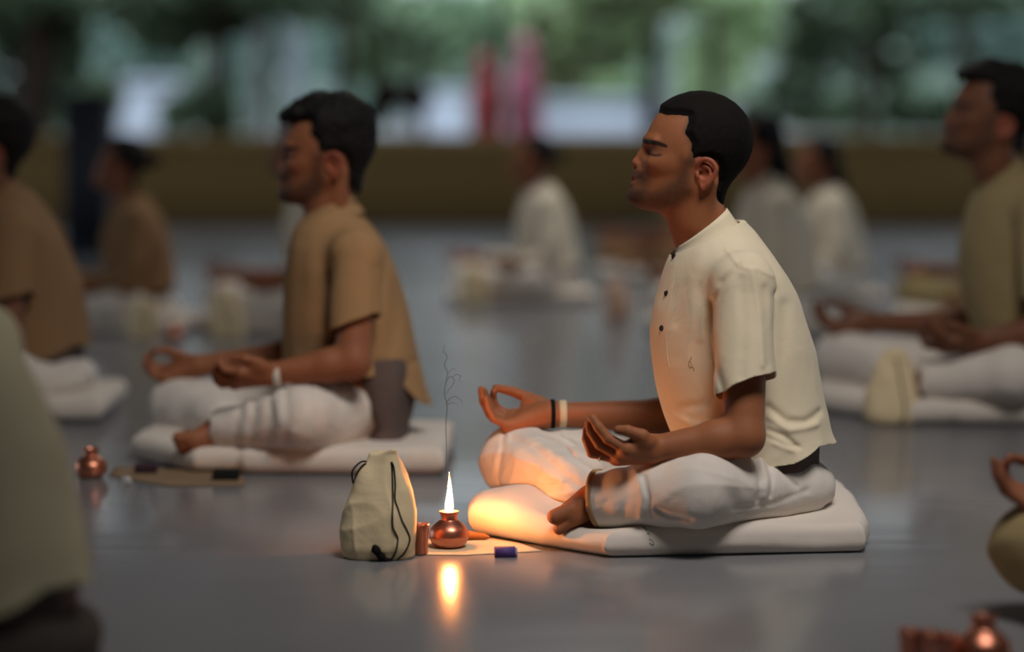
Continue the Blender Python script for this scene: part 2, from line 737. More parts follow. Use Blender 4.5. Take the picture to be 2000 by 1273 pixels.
S_ = lambda r, g, b: np.array(lin(r, g, b)[:3])


def skin_colors(V, J, style):
    base = S_(*style.get('tone', (156, 98, 68)))
    C = np.tile(base, (len(V), 1))
    Rh, c, sc = head_axes(J['pitch'], J.get('yaw', 0)), np.array(J['ear']), J['hs']
    q = (V - c) @ Rh / sc
    u, v, w_ = q[:, 0], q[:, 1], q[:, 2]
    inh = (np.linalg.norm(q - np.array([.01, 0, .03]), axis=1) < .2)
    uw = np.stack([u, w_], 1)

    def mix(col_, a):
        nonlocal C
        a = np.clip(a, 0, 1)[:, None] * inh[:, None]
        C = C * (1 - a) + np.array(col_) * a
    wv = waves(5, 800, 9)(V) * .05
    # faded hair at the sides and the temples
    sd = sd_poly(uw, CROP)
    if style.get('beard', 0) > 0:
        mix(S_(92, 66, 50), (1 - sstep(-.002, .011, sd)) * .75 * sstep(.03, .045, np.abs(v)) * sstep(-.012, .006, w_))
        bp = z2uv([(640, 570), (700, 590), (706, 690), (696, 830), (640, 905), (480, 960), (330, 935), (255, 850), (270, 770), (330, 775), (300, 690), (318, 655), (395, 665),
                   (412, 745), (440, 800), (520, 770), (590, 715), (632, 640)])
        sb = sd_poly(uw, bp)
        mix(S_(84, 58, 43), (1 - sstep(-.016, .016, sb)) * (style['beard'] + wv) * (w_ < .05))
        mp = z2uv([(285, 660), (330, 655), (372, 676), (378, 722), (360, 728), (330, 708), (285, 712)])
        mix(S_(62, 42, 32), (1 - sstep(-.005, .007, sd_poly(uw, mp))) * (style['beard'] + .1 + wv))
        gp = z2uv([(250, 790), (300, 775), (380, 800), (400, 880), (370, 935), (250, 930)])
        mix(S_(60, 43, 34), (1 - sstep(-.01, .006, sd_poly(uw, gp))) * (style['beard'] + .05 + wv) * .8)
    # lips
    lp = np.minimum(((u - .1325) / .011) ** 2 + (v / .024) ** 2 + ((w_ + .0195) / .0075) ** 2, ((u - .1315) / .011) ** 2 + (v / .024) ** 2 + ((w_ + .004) / .006) ** 2)
    mix(S_(134, 78, 66), (1 - sstep(.6, 1.3, lp)) * .8)
    # brows, lashes
    bl = z2uv([(382, 452), (412, 462), (445, 463), (490, 474), (534, 490)])
    db = dist_line(uw, bl)
    mix(S_(22, 15, 12), (1 - sstep(.0032, .0064, db + .0018 * sstep(.085, .066, u))) * .97 * sstep(.004, .011, np.abs(v)))
    ll = z2uv([(428, 546), (448, 553), (475, 555), (497, 550)])
    mix(S_(34, 20, 14), (1 - sstep(.0010, .0040, dist_line(uw, ll))) * .92)
    mix(S_(96, 58, 42), np.exp(-(((u - .088) / .018) ** 2 + ((w_ - .050) / .011) ** 2)) * .6)  # shade of the eye sockets, painted into the skin colour
    # warmer ears, nose, nostrils
    mix(S_(176, 92, 72), (np.abs(v) > .078) * (u < .012) * (w_ < .04) * (w_ > -.04) * .55)
    mix(S_(165, 96, 74), np.exp(-(((u - .132) / .014) ** 2 + ((w_ - .024) / .014) ** 2)) * .5)
    mix(S_(40, 20, 14), 1 - sstep(.6, 1.4, ((u - .128) / .0045) ** 2 + ((np.abs(v) - .0062) / .0034) ** 2 + ((w_ - .0125) / .004) ** 2))
    return np.concatenate([C, np.ones((len(V), 1))], 1)


def hair_field(J, style):
    Rh, c, sc = head_axes(J['pitch'], J.get('yaw', 0)), np.array(J['ear']), J['hs']
    kind = style['hair']
    lump = waves(11, 75, 9)
    fine = waves(12, 420, 9)

    def fn(P):
        q = (P - c) @ Rh / sc
        d = CRAN.eval(q, .09)
        u, w_ = q[:, 0], q[:, 2]
        if kind == 'crop':
            t = .0085 + .0015 * sstep(.02, .12, w_)
            t = t * (.16 + .84 * sstep(-.001, .016, -sd_poly(q[:, [0, 2]], CROP)))
            t = t + .0004 * fine(q)
        elif kind == 'tousled':
            t = .011 + .012 * sstep(.05, .14, w_) + .006 * sstep(-.02, -.09, u)
            t = t * (.15 + .85 * sstep(-.001, .018, -sd_poly(q[:, [0, 2]], CROP)))
            t = t + (.0032 * lump(q) + .001 * fine(q)) * sstep(.03, .10, w_)
        else:
            t = .013 + .002 * lump(q)
            t = t * (.2 + .8 * sstep(-.001, .012, -sd_poly(q[:, [0, 2]], LONG)))
        return (d - t) * sc
    f = Field()
    r = .19 * sc
    f.add('u', fn, c - r, c + r, 0)

    def H(u, v, w_):
        return c + Rh @ (np.array([u, v, w_]) * sc)
    if kind == 'tousled':
        for u, v, w_, r_ in ((.083, .0, .150, .022), (.086, -.028, .145, .020), (.086, .028, .145, .020), (.092, -.012, .137, .016), (.06, -.04, .150, .026), (.06, .04, .15, .026),
                             (.05, 0, .163, .026), (.02, -.03, .166, .03), (.02, .03, .166, .03)):
            f.ell(H(u, v, w_), np.array([1, 1, .8]) * r_ * sc, .012 * sc)
        g = waves(21, 300, 8)
        f.disp(lambda P: .0016 * g(P), c - .2, c + .25)
    if kind == 'bun':
        f.ell(H(-.135, 0, .055), np.array([.036, .042, .036]) * sc, .012 * sc)
        f.cone(H(-.10, 0, .05), H(-.15, .01, .045), .026 * sc, .02 * sc, .012 * sc)
        f.ell(H(-.165, -.01, .058), np.array([.022, .026, .018]) * sc, .014 * sc)
    if kind == 'long':
        f.chain([H(-.06, 0, .02), H(-.10, 0, -.07), (c[0] + .125, 0, c[2] - .18), (c[0] + .165, 0, c[2] - .29), (c[0] + .20, 0, c[2] - .38)],
                [.055 * sc, .052 * sc, .045 * sc, .036 * sc, .018 * sc], .03 * sc)
        g = waves(23, 60, 8, (1, 1, .1))
        f.disp(lambda P: .004 * g(P), c - .6, c + .6)

    def region(V):
        q = (V - c) @ Rh / sc
        s = sd_poly(q[:, [0, 2]], LONG if kind in ('bun', 'long') else CROP) * sc
        n = waves(31, 500, 6)(q) * .0008
        low = np.where(V[:, 2] < c[2] - .085 * sc, -.01, s + n)
        lift = CRAN.eval(q, .09)
        return np.where(lift > .017, -.01, low) if kind != 'crop' else s + n
    return f, region


# ------------------------------------------------------------------ hands (chains of joints, one per digit)
def hand(f, H):
    g = Field()
    wr = H['wrist']
    m = H['mcp']
    for i, p in enumerate(m):
        g.cone(wr, p, H['rw'], H['rm'], .012)
    g.cone(m[0], m[-1], H['rm'] * .95, H['rm'] * .85, .01)
    g.cone(wr, H['thumb'][0], H['rw'] * .72, H['rt'] * 1.25, .012)
    if 'heel' in H:
        g.ell(H['heel'][0], H['heel'][1], .012)
    for ch, r in zip(H['fingers'], H['rf']):
        g.chain(ch, [r, r * .94, r * .86, r * .74], .0025)
    t = H['thumb']
    g.chain(t, [H['rt'] * 1.2, H['rt'], H['rt'] * .82][:len(t)], .003)
    lo, hi = g.bounds()
    f.sub(g, lo, hi, .01)


def foot(f, ankle, ball, toes, k=.012, sc=1.0):
    f.cone(ankle, ball, .036 * sc, .027 * sc, k)
    for a, b, r in toes:
        f.cone(a, b, r, r * .88, .003)


# ------------------------------------------------------------------ the seated pose read from the photograph
def hero_pose():
    Ox, Oy = 0.53, 5.1

    def L(px, py, dy=0.0):
        p = W(px, py, Oy + dy)
        return np.array([p[0] - Ox, dy, p[2]])
    J = dict(O=(Ox, Oy), L=L)
    J['ear'] = L(1361.7, 339.7)
    J['pitch'], J['yaw'], J['hs'] = 0.0, 0.0, 1.0
    J['neck'] = (L(1344, 385), L(1371, 468), .060, .058)
    J['nape'] = (L(1368, 395), L(1392, 474), .037, .048)
    py = [430, 450, 480, 510, 540, 570, 600, 640, 680, 700, 740, 780, 810, 840, 870, 905, 940]
    fr = [1372, 1342, 1318, 1304, 1295, 1287, 1279, 1273, 1274, 1276, 1281, 1290, 1298, 1310, 1326, 1345, 1360]
    bk = [1452, 1474, 1497, 1517, 1537, 1552, 1563, 1577, 1588, 1592, 1600, 1606, 1610, 1611, 1612, 1610, 1605]
    hw = [.085, .105, .135, .158, .168, .172, .174, .176, .177, .178, .18, .184, .19, .195, .2, .205, .21]
    J['torso'] = ([L(0, y)[2] for y in py], [L(x, 0)[0] for x in fr], [L(x, 0)[0] for x in bk], hw)
    J['shL'], J['elL'], J['wrL'] = L(1452, 556, -.185), L(1453, 852, -.27), L(1279, 876, -.27)
    J['shR'], J['elR'], J['wrR'] = L(1440, 556, .185), L(1380, 815, .25), L(1078, 809, .22)
    J['sleeveL'], J['sleeveR'] = L(1458, 752, -.25), L(1415, 735, .24)
    J['arm_r'] = (.052, .042, .038, .026)
    J['handL'] = dict(wrist=L(1270, 877, -.27), rw=.0245, rm=.0152, rt=.0110,
                      mcp=[L(1224, 877, -.30), L(1212, 890, -.285), L(1205, 895, -.265), L(1203, 893, -.245)],
                      thumb=[L(1254, 851, -.305), L(1226, 841, -.31), L(1207, 839, -.305)],
                      heel=(L(1256, 862, -.295), (.026, .016, .014)),
                      fingers=[[L(1224, 877, -.30), L(1187, 856, -.298), L(1169, 834, -.295), L(1158, 817, -.29)],
                               [L(1212, 890, -.285), L(1172, 868, -.28), L(1155, 843, -.277), L(1150, 823, -.272)],
                               [L(1205, 895, -.265), L(1156, 884, -.258), L(1146, 858, -.256), L(1146, 838, -.252)],
                               [L(1203, 893, -.245), L(1160, 886, -.236), L(1150, 868, -.234), L(1148, 850, -.232)]],
                      rf=[.0118, .0120, .0112, .0102])
    J['ring_finger'] = (L(1173, 890, -.2605), L(1164, 887, -.259), .0108)
    J['handR'] = dict(wrist=L(1074, 808, .22), rw=.0240, rm=.0145, rt=.0106,
                      mcp=[L(1003, 812, .25), L(996, 820, .235), L(991, 828, .215), L(992, 832, .197)],
                      thumb=[L(1030, 776, .265), L(1000, 764, .258), L(969, 757, .24)],
                      heel=(L(1046, 792, .255), (.034, .020, .0225)),
                      fingers=[[L(1003, 812, .25), L(972, 799, .25), L(962, 780, .246), L(964, 764, .237)],
                               [L(996, 820, .235), L(962, 806, .235), L(949, 782, .233), L(946, 764, .230)],
                               [L(991, 828, .215), L(957, 809, .212), L(944, 784, .212), L(940, 760, .212)],
                               [L(992, 832, .197), L(963, 817, .191), L(952, 796, .191), L(948, 778, .192)]],
                      rf=[.0102, .0108, .0106, .0094])
    J['hipL'], J['knL'], J['anL'] = L(1545, 953, -.09), L(1365, 957, -.285), L(1165, 975, -.19)
    J['hipR'], J['knR'], J['anR'] = L(1490, 945, .09), L(1012, 898, .23), L(1135, 945, -.06)
    J['leg_r'] = (.066, .073, .071, .058)
    J['footL'] = (L(1150, 985, -.18), L(1116, 1003, -.215),
                  [(L(1116, 996, -.225), L(1083, 1009, -.23), .0175), (L(1120, 1012, -.225), L(1092, 1033, -.228), .0135), (L(1122, 1016, -.21), L(1097, 1038, -.21), .0125),
                   (L(1126, 1020, -.195), L(1103, 1040, -.195), .012), (L(1130, 1022, -.185), L(1110, 1042, -.182), .011)])
    J['collar'] = (L(1319, 491), L(1438, 432), L(1320, 482), L(1420, 406))
    J['pelvis'] = (np.array([.045, 0, .108]), np.array([.105, .165, .058]))
    J['hem'] = [(1270, 838), (1300, 838), (1330, 842), (1380, 850), (1440, 884), (1480, 887), (1530, 880), (1560, 866), (1585, 852), (1640, 858)]
    return J


def second_pose():
    Ox, Oy = -0.346, 6.22

    def L(px, py, dy=0.0):
        p = W(px, py, Oy + dy)
        return np.array([p[0] - Ox, dy, p[2]])
    J = dict(O=(Ox, Oy), L=L)
    J['ear'] = L(650, 325)
    J['pitch'], J['yaw'], J['hs'] = 11.0, 0.0, 1.03
    J['neck'] = (L(632, 365), L(644, 440), .060, .060)
    J['nape'] = (L(655, 370), L(666, 445), .039, .048)
    py = [405, 420, 450, 480, 520, 560, 600, 640, 680, 720, 760, 800, 830, 860, 890]
    fr = [610, 592, 574, 565, 560, 557, 555, 554, 555, 556, 560, 568, 580, 590, 600]
    bk = [688, 706, 734, 753, 772, 786, 797, 806, 815, 823, 832, 836, 828, 815, 800]
    hw = [.085, .11, .14, .16, .17, .174, .176, .178, .18, .184, .188, .19, .195, .2, .2]
    J['torso'] = ([L(0, y)[2] for y in py], [L(x, 0)[0] for x in fr], [L(x, 0)[0] for x in bk], hw)
    J['shL'], J['elL'], J['wrL'] = L(695, 500, -.185), L(690, 706, -.26), L(532, 729, -.27)
    J['shR'], J['elR'], J['wrR'] = L(680, 500, .185), L(620, 690, .25), L(385, 714, .22)
    J['sleeveL'], J['sleeveR'] = L(692, 634, -.235), L(660, 625, .23)
    J['arm_r'] = (.052, .044, .040, .027)
    J['handL'] = dict(wrist=L(525, 730, -.27), rw=.024, rm=.014, rt=.0105,
                      mcp=[L(470, 728, -.30), L(462, 740, -.285), L(458, 748, -.265), L(458, 750, -.245)],
                      thumb=[L(505, 708, -.30), L(478, 700, -.305), L(455, 699, -.30)],
                      heel=(L(505, 716, -.295), (.03, .017, .017)),
                      fingers=[[L(470, 728, -.30), L(440, 722, -.298), L(428, 710, -.295), L(432, 700, -.29)],
                               [L(462, 740, -.285), L(430, 736, -.28), L(420, 722, -.277), L(424, 708, -.272)],
                               [L(458, 748, -.265), L(425, 745, -.258), L(418, 730, -.256), L(424, 717, -.252)],
                               [L(458, 750, -.245), L(432, 752, -.236), L(425, 740, -.234), L(428, 728, -.232)]],
                      rf=[.0108, .011, .0102, .0092])
    J['ring_finger'] = None
    J['handR'] = dict(wrist=L(385, 714, .22), rw=.024, rm=.014, rt=.0105,
                      mcp=[L(325, 722, .25), L(320, 730, .235), L(316, 736, .215), L(318, 738, .197)],
                      thumb=[L(350, 694, .25), L(325, 684, .24), L(302, 684, .225)],
                      heel=(L(360, 704, .255), (.034, .018, .02)),
                      fingers=[[L(325, 722, .25), L(300, 715, .25), L(290, 702, .246), L(296, 690, .237)],
                               [L(320, 730, .235), L(296, 720, .235), L(286, 705, .233), L(288, 692, .230)],
                               [L(316, 736, .215), L(294, 726, .212), L(285, 712, .212), L(286, 698, .212)],
                               [L(318, 738, .197), L(300, 732, .191), L(291, 720, .191), L(292, 708, .192)]],
                      rf=[.0104, .0108, .0104, .0092])
    J['hipL'], J['knL'], J['anL'] = L(690, 800, -.08), L(590, 815, -.28), L(425, 840, -.20)
    J['hipR'], J['knR'], J['anR'] = L(680, 800, .09), L(348, 797, .23), L(440, 820, -.04)
    J['leg_r'] = (.083, .077, .072, .050)
    J['footL'] = (L(418, 848, -.20), L(378, 862, -.23),
                  [(L(378, 855, -.235), L(350, 856, -.24), .020), (L(378, 868, -.235), L(352, 870, -.238), .015), (L(382, 874, -.23), L(360, 880, -.225), .014),
                   (L(388, 878, -.22), L(368, 886, -.215), .013), (L(394, 880, -.21), L(376, 888, -.205), .012)])
    J['collar'] = (L(590, 428), L(700, 398), L(592, 420), L(688, 380))
    J['pelvis'] = (np.array([.0, 0, .15]), np.array([.09, .16, .09]))
    J['under'] = ([L(0, y)[2] for y in (690, 720, 760, 790, 820, 840, 858)], [L(x, 0)[0] for x in (680, 690, 700, 712, 728, 722, 705)], [L(x, 0)[0] for x in (806, 814, 814, 808, 800, 800, 802)], [.17, .18, .19, .195, .2, .205, .21])
    J['hem'] = [(540, 740), (600, 745), (660, 732), (700, 722), (750, 722), (790, 735), (815, 765), (835, 782), (860, 786)]
    return J


# ------------------------------------------------------------------ building one person from a pose
CACHE = {}


def person_geometry(J, style, h):
    L = J['L']
    z, xf, xb, hw = (np.array(a, float) for a in J['torso'])
    out = {}
    # ---- body
    b = Field()
    in_ = .026
    zt = z.max()
    up = z > .17
    b.loft((z - .02 - .03 * sstep(zt - .15, zt, z))[up], (xf + in_)[up], (xb - in_)[up], np.maximum(hw - .026, .05)[up], .03)
    b.cone(*J['neck'], .02)
    b.cone(*J['nape'], .025)
    r = J['arm_r']
    for s in 'LR':
        sh, el, wr = J['sh' + s], J['el' + s], J['wr' + s]
        root = np.array([J['neck'][1][0] + .04, sh[1] * .35, sh[2] + .0])
        b.cone(root, sh, .045, r[0], .03)
        b.chain([sh, el], [r[0], r[1] * .95], .015)
        mid = el + (wr - el) * .3
        b.chain([el, mid, wr], [r[1] * .92, r[2], r[3]], .018)
        hand(b, J['hand' + s])
        hp, kn, an = J['hip' + s], J['kn' + s], J['an' + s]
        q = J['leg_r']
        b.chain([hp, kn], [q[0] - .014, q[1] - .016], .03)
        b.chain([kn, an], [q[2] - .016, min(q[3] - .010, .034)], .02)
    b.ell(J['pelvis'][0] + np.array([-.01, 0, .006]), J['pelvis'][1] - .02, .04)
    foot(b, *J['footL'])
    aR = J['anR']
    foot(b, aR + np.array([.01, .0, -.005]), aR + np.array([.07, -.05, -.02]), [])
    R = head_axes(J['pitch'], J['yaw'])
    c = np.array(J['ear'])
    b.sub(HEAD, c - .19 * J['hs'], c + .19 * J['hs'], .018, c, R, J['hs'])
    V, Q = polygonize(b, h)
    out['body'] = (V, [Q], skin_colors(V, J, style), SKIN)
    # ---- hair
    hf, reg = hair_field(J, style)
    V, Q = polygonize(hf, h * 1.05)
    V, T = clip_mesh(V, Q, reg(V))
    V, T = drop_islands(V, T, 60)
    out['hair'] = (V, [T], None, HAIR if style['hair'] == 'crop' else HAIR_SOFT)
    # ---- shirt
    s_ = Field()
    s_.loft(z, xf, xb, hw, .02)
    for s, sg in (('L', -1), ('R', 1)):
        sh, sl = J['sh' + s], J['sleeve' + s]
        root = np.array([J['neck'][1][0] + .035, sh[1] * .35, sh[2] + .035])
        s_.cone(root, sh + np.array([0, 0, .0]), .05, .064, .03)
        dn = (sl - sh) * 1.12
        s_.cone(sh, sh + dn, .066, .062 if style.get('slim') else .066, .012)
        if style.get('long_sleeve'):
            s_.chain([sl, J['el' + s], J['el' + s] + (J['wr' + s] - J['el' + s]) * .75], [.06, .056, .042], .02)
    wr1, wr2 = waves(3 + style.get('seed', 0), 26, 8, (1, 1, .5)), waves(4, 60, 8, (1.2, 1, .5))
    rg = ridges(13 + style.get('seed', 0), 24, (1.2, 1, .45))
    s_.disp(lambda P: .0018 * wr1(P) + .0008 * wr2(P) - .0042 * rg(P) * (.5 + .5 * sstep(.55, .25, P[:, 2])), (-2, -2, -1), (2, 2, 2))
    cr = style.get('shirt_creases', [])
    if cr:
        lines = [([tuple(L(x, y, -.17)[[0, 2]]) for x, y in pts], w_ * .00107, d_ * .001) for pts, w_, d_ in cr]

        def crf(P):
            a = np.zeros(len(P))
            p2 = P[:, [0, 2]]
            for pts, w_, d_ in lines:
                a += d_ * np.exp(-(dist_line(p2, pts) / w_) ** 2)
            return a * sstep(-.02, -.08, P[:, 1])
        s_.disp(crf, (-1, -1, -1), (1, 0, 1))
    # flare of the hem at the back
    hm = np.array([L(x, y)[[0, 2]] for x, y in J['hem']])
    bx = xb[np.argmin(np.abs(z - hm[-2, 1]))]
    wv = waves(9, 34, 6, (1, 1, .1))

    def flare(P):
        hz = np.interp(P[:, 0], hm[:, 0], hm[:, 1])
        t = np.exp(-np.maximum(P[:, 2] - hz, 0) / .028)
        return -t * sstep(.0, .08, P[:, 0]) * (.010 + .008 * wv(P))
    s_.disp(flare, (-1, -1, 0), (1, 1, .5))
    V, Q = polygonize(s_, h * 1.35)
    fz = np.interp(V[:, 0], hm[:, 0], hm[:, 1]) - V[:, 2]
    c0, c1 = J['collar'][0], J['collar'][1]
    ax = c1 - c0
    nrm = np.array([-ax[2], 0, ax[0]])
    nrm /= np.linalg.norm(nrm)
    cut = (V - c0) @ nrm
    fcol = np.where(np.abs(V[:, 1]) < .2, cut, -.05)
    f = np.maximum(fz, fcol)
    if not style.get('long_sleeve'):
        for s, sg in (('L', -1), ('R', 1)):
            sh, sl = J['sh' + s], J['sleeve' + s]
            d = sl - sh
            d = d / np.linalg.norm(d)
            tilt = np.array([-.42, 0, 0]) if s == 'L' else np.zeros(3)
            d2 = d + tilt * .0
            t = (V - sl) @ d + .36 * (V[:, 0] - sl[0]) + .003 * np.sin(V[:, 1] * 90)
            # distance from the sleeve axis separates the sleeve from the trunk
            ax_ = np.linalg.norm((V - sl) - ((V - sl) @ d)[:, None] * d, axis=1)
            sd_t = np.interp(V[:, 2], z[::-1] if z[0] > z[-1] else z, hw[::-1] if z[0] > z[-1] else hw)
            m = (ax_ < .095) & (V[:, 1] * sg > sd_t * .97 + .010) & (t > -.06)
            f = np.where(m, np.maximum(f, t), f)
    V, T = clip_mesh(V, Q, f)
    V, T = drop_islands(V, T, 400)
    out['shirt'] = (V, [T], None, style['shirt'])
    # ---- grey cloth tucked under the shirt
    u_ = Field()
    if 'under' in J:
        u_.loft(*J['under'], .02)
    else:
        mlo = (z > .12) & (z < .33)
        u_.loft(z[mlo], xf[mlo] + .03, xb[mlo] - .018, hw[mlo] - .014, .02)
    wu = waves(77, 55, 8, (1, 1, .3))
    u_.disp(lambda P: .003 * wu(P), (-2, -2, -1), (2, 2, 2))
    V, Q = polygonize(u_, h * 2)
    out['undershirt'] = (V, [Q], None, GREYCLOTH)
    # ---- collar band
    n = 56
    a = np.linspace(0, 2 * math.pi, n, endpoint=False)
    rows = []
    for t in np.linspace(-1.0, 1, 6):
        p0 = J['collar'][0] + (J['collar'][2] - J['collar'][0]) * t
        p1 = J['collar'][1] + (J['collar'][3] - J['collar'][1]) * t
        cc, e = (p0 + p1) / 2, (p1 - p0) / 2
        hw_ = .072 - .005 * t
        if t < 0:
            e = e * (1 - .04 * t)
            hw_ -= .016 * t
        rows.append(cc + np.cos(a)[:, None] * e + np.sin(a)[:, None] * np.array([0, hw_, 0]))
    V = np.concatenate(rows)
    Q = [(i * n + j, i * n + (j + 1) % n, (i + 1) * n + (j + 1) % n, (i + 1) * n + j) for i in range(5) for j in range(n)]
    out['collar'] = (V, [np.array(Q)], None, style['shirt'])
    # ---- trousers
    p = Field()
    q = J['leg_r']
    p.ell(*J['pelvis'], .03)
    p.ell(J['pelvis'][0] + np.array([-.145, 0, .055]), (.105, .14, .055), .03)
    for s in 'RL':
        hp, kn, an = J['hip' + s], J['kn' + s], J['an' + s]
        p.chain([hp, kn], [q[0], q[1]], .03)
        p.chain([kn, kn + (an - kn) * .93], [q[2] + .004, q[3] if s == 'L' else q[3] + .004], .012 if s == 'L' else .03)
    w1, w2 = waves(41 + style.get('seed', 0), 30, 9), waves(42, 75, 9)
    rg = ridges(23 + style.get('seed', 0), 30, (.6, 1, 1))
    p.disp(lambda P: .0022 * w1(P) + .001 * w2(P) - .0055 * rg(P), (-2, -2, -1), (2, 2, 2))
    for (pts, w_, d_, ylo, yhi) in style.get('pant_creases', []):
        ym = (ylo + yhi) / 2
        ln = [tuple(L(x, y, ym)[[0, 2]]) for x, y in pts]

        def cf(P, ln=ln, w_=w_ * .00105, d_=d_ * .001, ylo=ylo, yhi=yhi):
            return d_ * np.exp(-(dist_line(P[:, [0, 2]], ln) / w_) ** 2) * ((P[:, 1] > ylo) & (P[:, 1] < yhi))
        p.disp(cf, (-1, ylo, -1), (1, yhi, 1))
    # gathered tail of cloth behind the seat
    tail = style.get('tail')
    if tail:
        tp = [L(x, y, d_) for x, y, d_ in tail]
        wv2 = waves(44, 95, 6, (1, .6, .2))
        p.chain(tp, [.014] * len(tp), .02)
    p.add('i', lambda P: .012 - P[:, 2], (-2, -2, -1), (2, 2, .03), .004)
    V, Q = polygonize(p, h * 1.35)
    an, kn = J['anL'], J['knL']
    d = (an - kn) / np.linalg.norm(an - kn)
    e = kn + (an - kn) * .985
    t = (V - e) @ d
    ax_ = np.linalg.norm((V - e) - t[:, None] * d, axis=1)
    m = (ax_ < .085) & (t > -.05) & (V[:, 1] < -.12)
    f = np.where(m, t + .004 * np.sin(V[:, 2] * 120), -.05)
    V, T = clip_mesh(V, Q, f)
    V, T = drop_islands(V, T, 300)
    out['trousers'] = (V, [T], None, style['pants'])
    out['_fields'] = dict(body=b, shirt=s_, pants=p)
    return out


def place_person(name, label, key, J, style, h, origin=None, sc=1.0, rz=0.0, lean=0.0, group=None, shirt=None, pants=None, undercloth=True, head_dx=0.0):
    if key not in CACHE:
        CACHE[key] = person_geometry(J, style, h)
    G = CACHE[key]
    O = origin if origin is not None else (J['O'][0], J['O'][1], 0)
    t = thing(name, label, 'person', O, rz, sc, group)

    def tr(V):
        if not lean:
            return V
        V = V.copy()
        V[:, 0] -= lean * np.maximum(V[:, 2] - .18, 0)
        return V
    parts = {}
    for k, (V, Fs, C, m) in ((k, v) for k, v in G.items() if k[0] != '_'):
        if k == 'shirt' and shirt:
            m = shirt
        if k == 'collar' and shirt:
            m = shirt
        if k == 'trousers' and pants:
            m = pants
        par = parts['shirt'] if k == 'collar' else t
        parts[k] = obj(k, tr(V), Fs, m, par, colors=C, solid=.0035 if k in ('shirt', 'collar', 'trousers') else 0)
    return t, parts, G


# ------------------------------------------------------------------ the setting
floor_m = bpy.data.materials.new('polished_floor')
floor_m.use_nodes = True
_N, _L = floor_m.node_tree.nodes, floor_m.node_tree.links
_b = _N['Principled BSDF']
_tc = _N.new('ShaderNodeTexCoord')
_n1 = _N.new('ShaderNodeTexNoise')
_n1.inputs['Scale'].default_value = 1.3
_n1.inputs['Detail'].default_value = 5
_L.new(_tc.outputs['Object'], _n1.inputs['Vector'])
_r1 = _N.new('ShaderNodeValToRGB')
_r1.color_ramp.elements[0].color = (.18, .185, .20, 1)
_r1.color_ramp.elements[1].color = (.25, .25, .26, 1)
_L.new(_n1.outputs['Fac'], _r1.inputs[0])
_L.new(_r1.outputs[0], _b.inputs['Base Color'])
_r2 = _N.new('ShaderNodeMapRange')
_r2.inputs['To Min'].default_value = .17
_r2.inputs['To Max'].default_value = .25
_L.new(_n1.outputs['Fac'], _r2.inputs['Value'])
_L.new(_r2.outputs[0], _b.inputs['Roughness'])
_b.inputs['Specular IOR Level'].default_value = .5
_n2 = _N.new('ShaderNodeTexNoise')
_n2.inputs['Scale'].default_value = 2.2
_n2.inputs['Detail'].default_value = 2
_mp = _N.new('ShaderNodeMapping')
_mp.inputs['Scale'].default_value = (.35, 2.2, 1)
_L.new(_tc.outputs['Object'], _mp.inputs['Vector'])
_L.new(_mp.outputs[0], _n2.inputs['Vector'])
_bp = _N.new('ShaderNodeBump')
_bp.inputs['Strength'].default_value = .10
_bp.inputs['Distance'].default_value = .02
_L.new(_n2.outputs['Fac'], _bp.inputs['Height'])
_L.new(_bp.outputs[0], _b.inputs['Normal'])

WALL_Y = 20.5
V, Q = box((-18, -10, -.12), (18, WALL_Y + .25, 0))
tag(obj('floor', V, [Q], floor_m, smooth=False), kind='structure')
V, Q = box((-18, -10, 4.7), (18, WALL_Y + 1.2, 4.9))
tag(obj('ceiling', V, [Q], mat('ceiling_paint', lin(120, 112, 100), .9), smooth=False), kind='structure')
BLOCKER = mat('blocker_plaster', lin(120, 110, 96), .9)
for nm, xa, xb_ in (('blocker_left', -6.2, -6.0), ('blocker_right', 6.0, 6.2)):  # side blockers added out of view to dim the near figures
    V, Q = box((xa, -10, 0), (xb_, 6.5, 4.7))
    tag(obj(nm, V, [Q], BLOCKER, smooth=False), kind='structure')
V, Q = box((-18, -10.2, 0), (18, -10, 4.7))  # blocker added behind the camera to cut the ambient light
tag(obj('blocker_front', V, [Q], mat('blocker_plaster', lin(120, 110, 96), .9), smooth=False), kind='structure')
V, Q = box((-18, WALL_Y + .9, 2.75), (18, WALL_Y + 1.2, 4.7))  # beam added above the view, hides sky so the near floor reflects darker
tag(obj('eave_blocker_1', V, [Q], mat('blocker_paint', lin(96, 88, 78), .9), smooth=False), kind='structure')
WALLM = mat('ochre_plaster', lin(172, 140, 90), .85, nscale=1.2, namp=.1, bump=.2, bscale=20)
V, Q = box((-18, WALL_Y, 0), (18, WALL_Y + .22, .74))
tag(obj('wall_back', V, [Q], WALLM, smooth=False), kind='structure')
V, Q = box((-120, WALL_Y + .25, -.3), (120, 260, -.05))
tag(obj('ground', V, [Q], mat('pale_ground', lin(120, 122, 116), .9, nscale=.3, namp=.15), smooth=False), kind='structure')


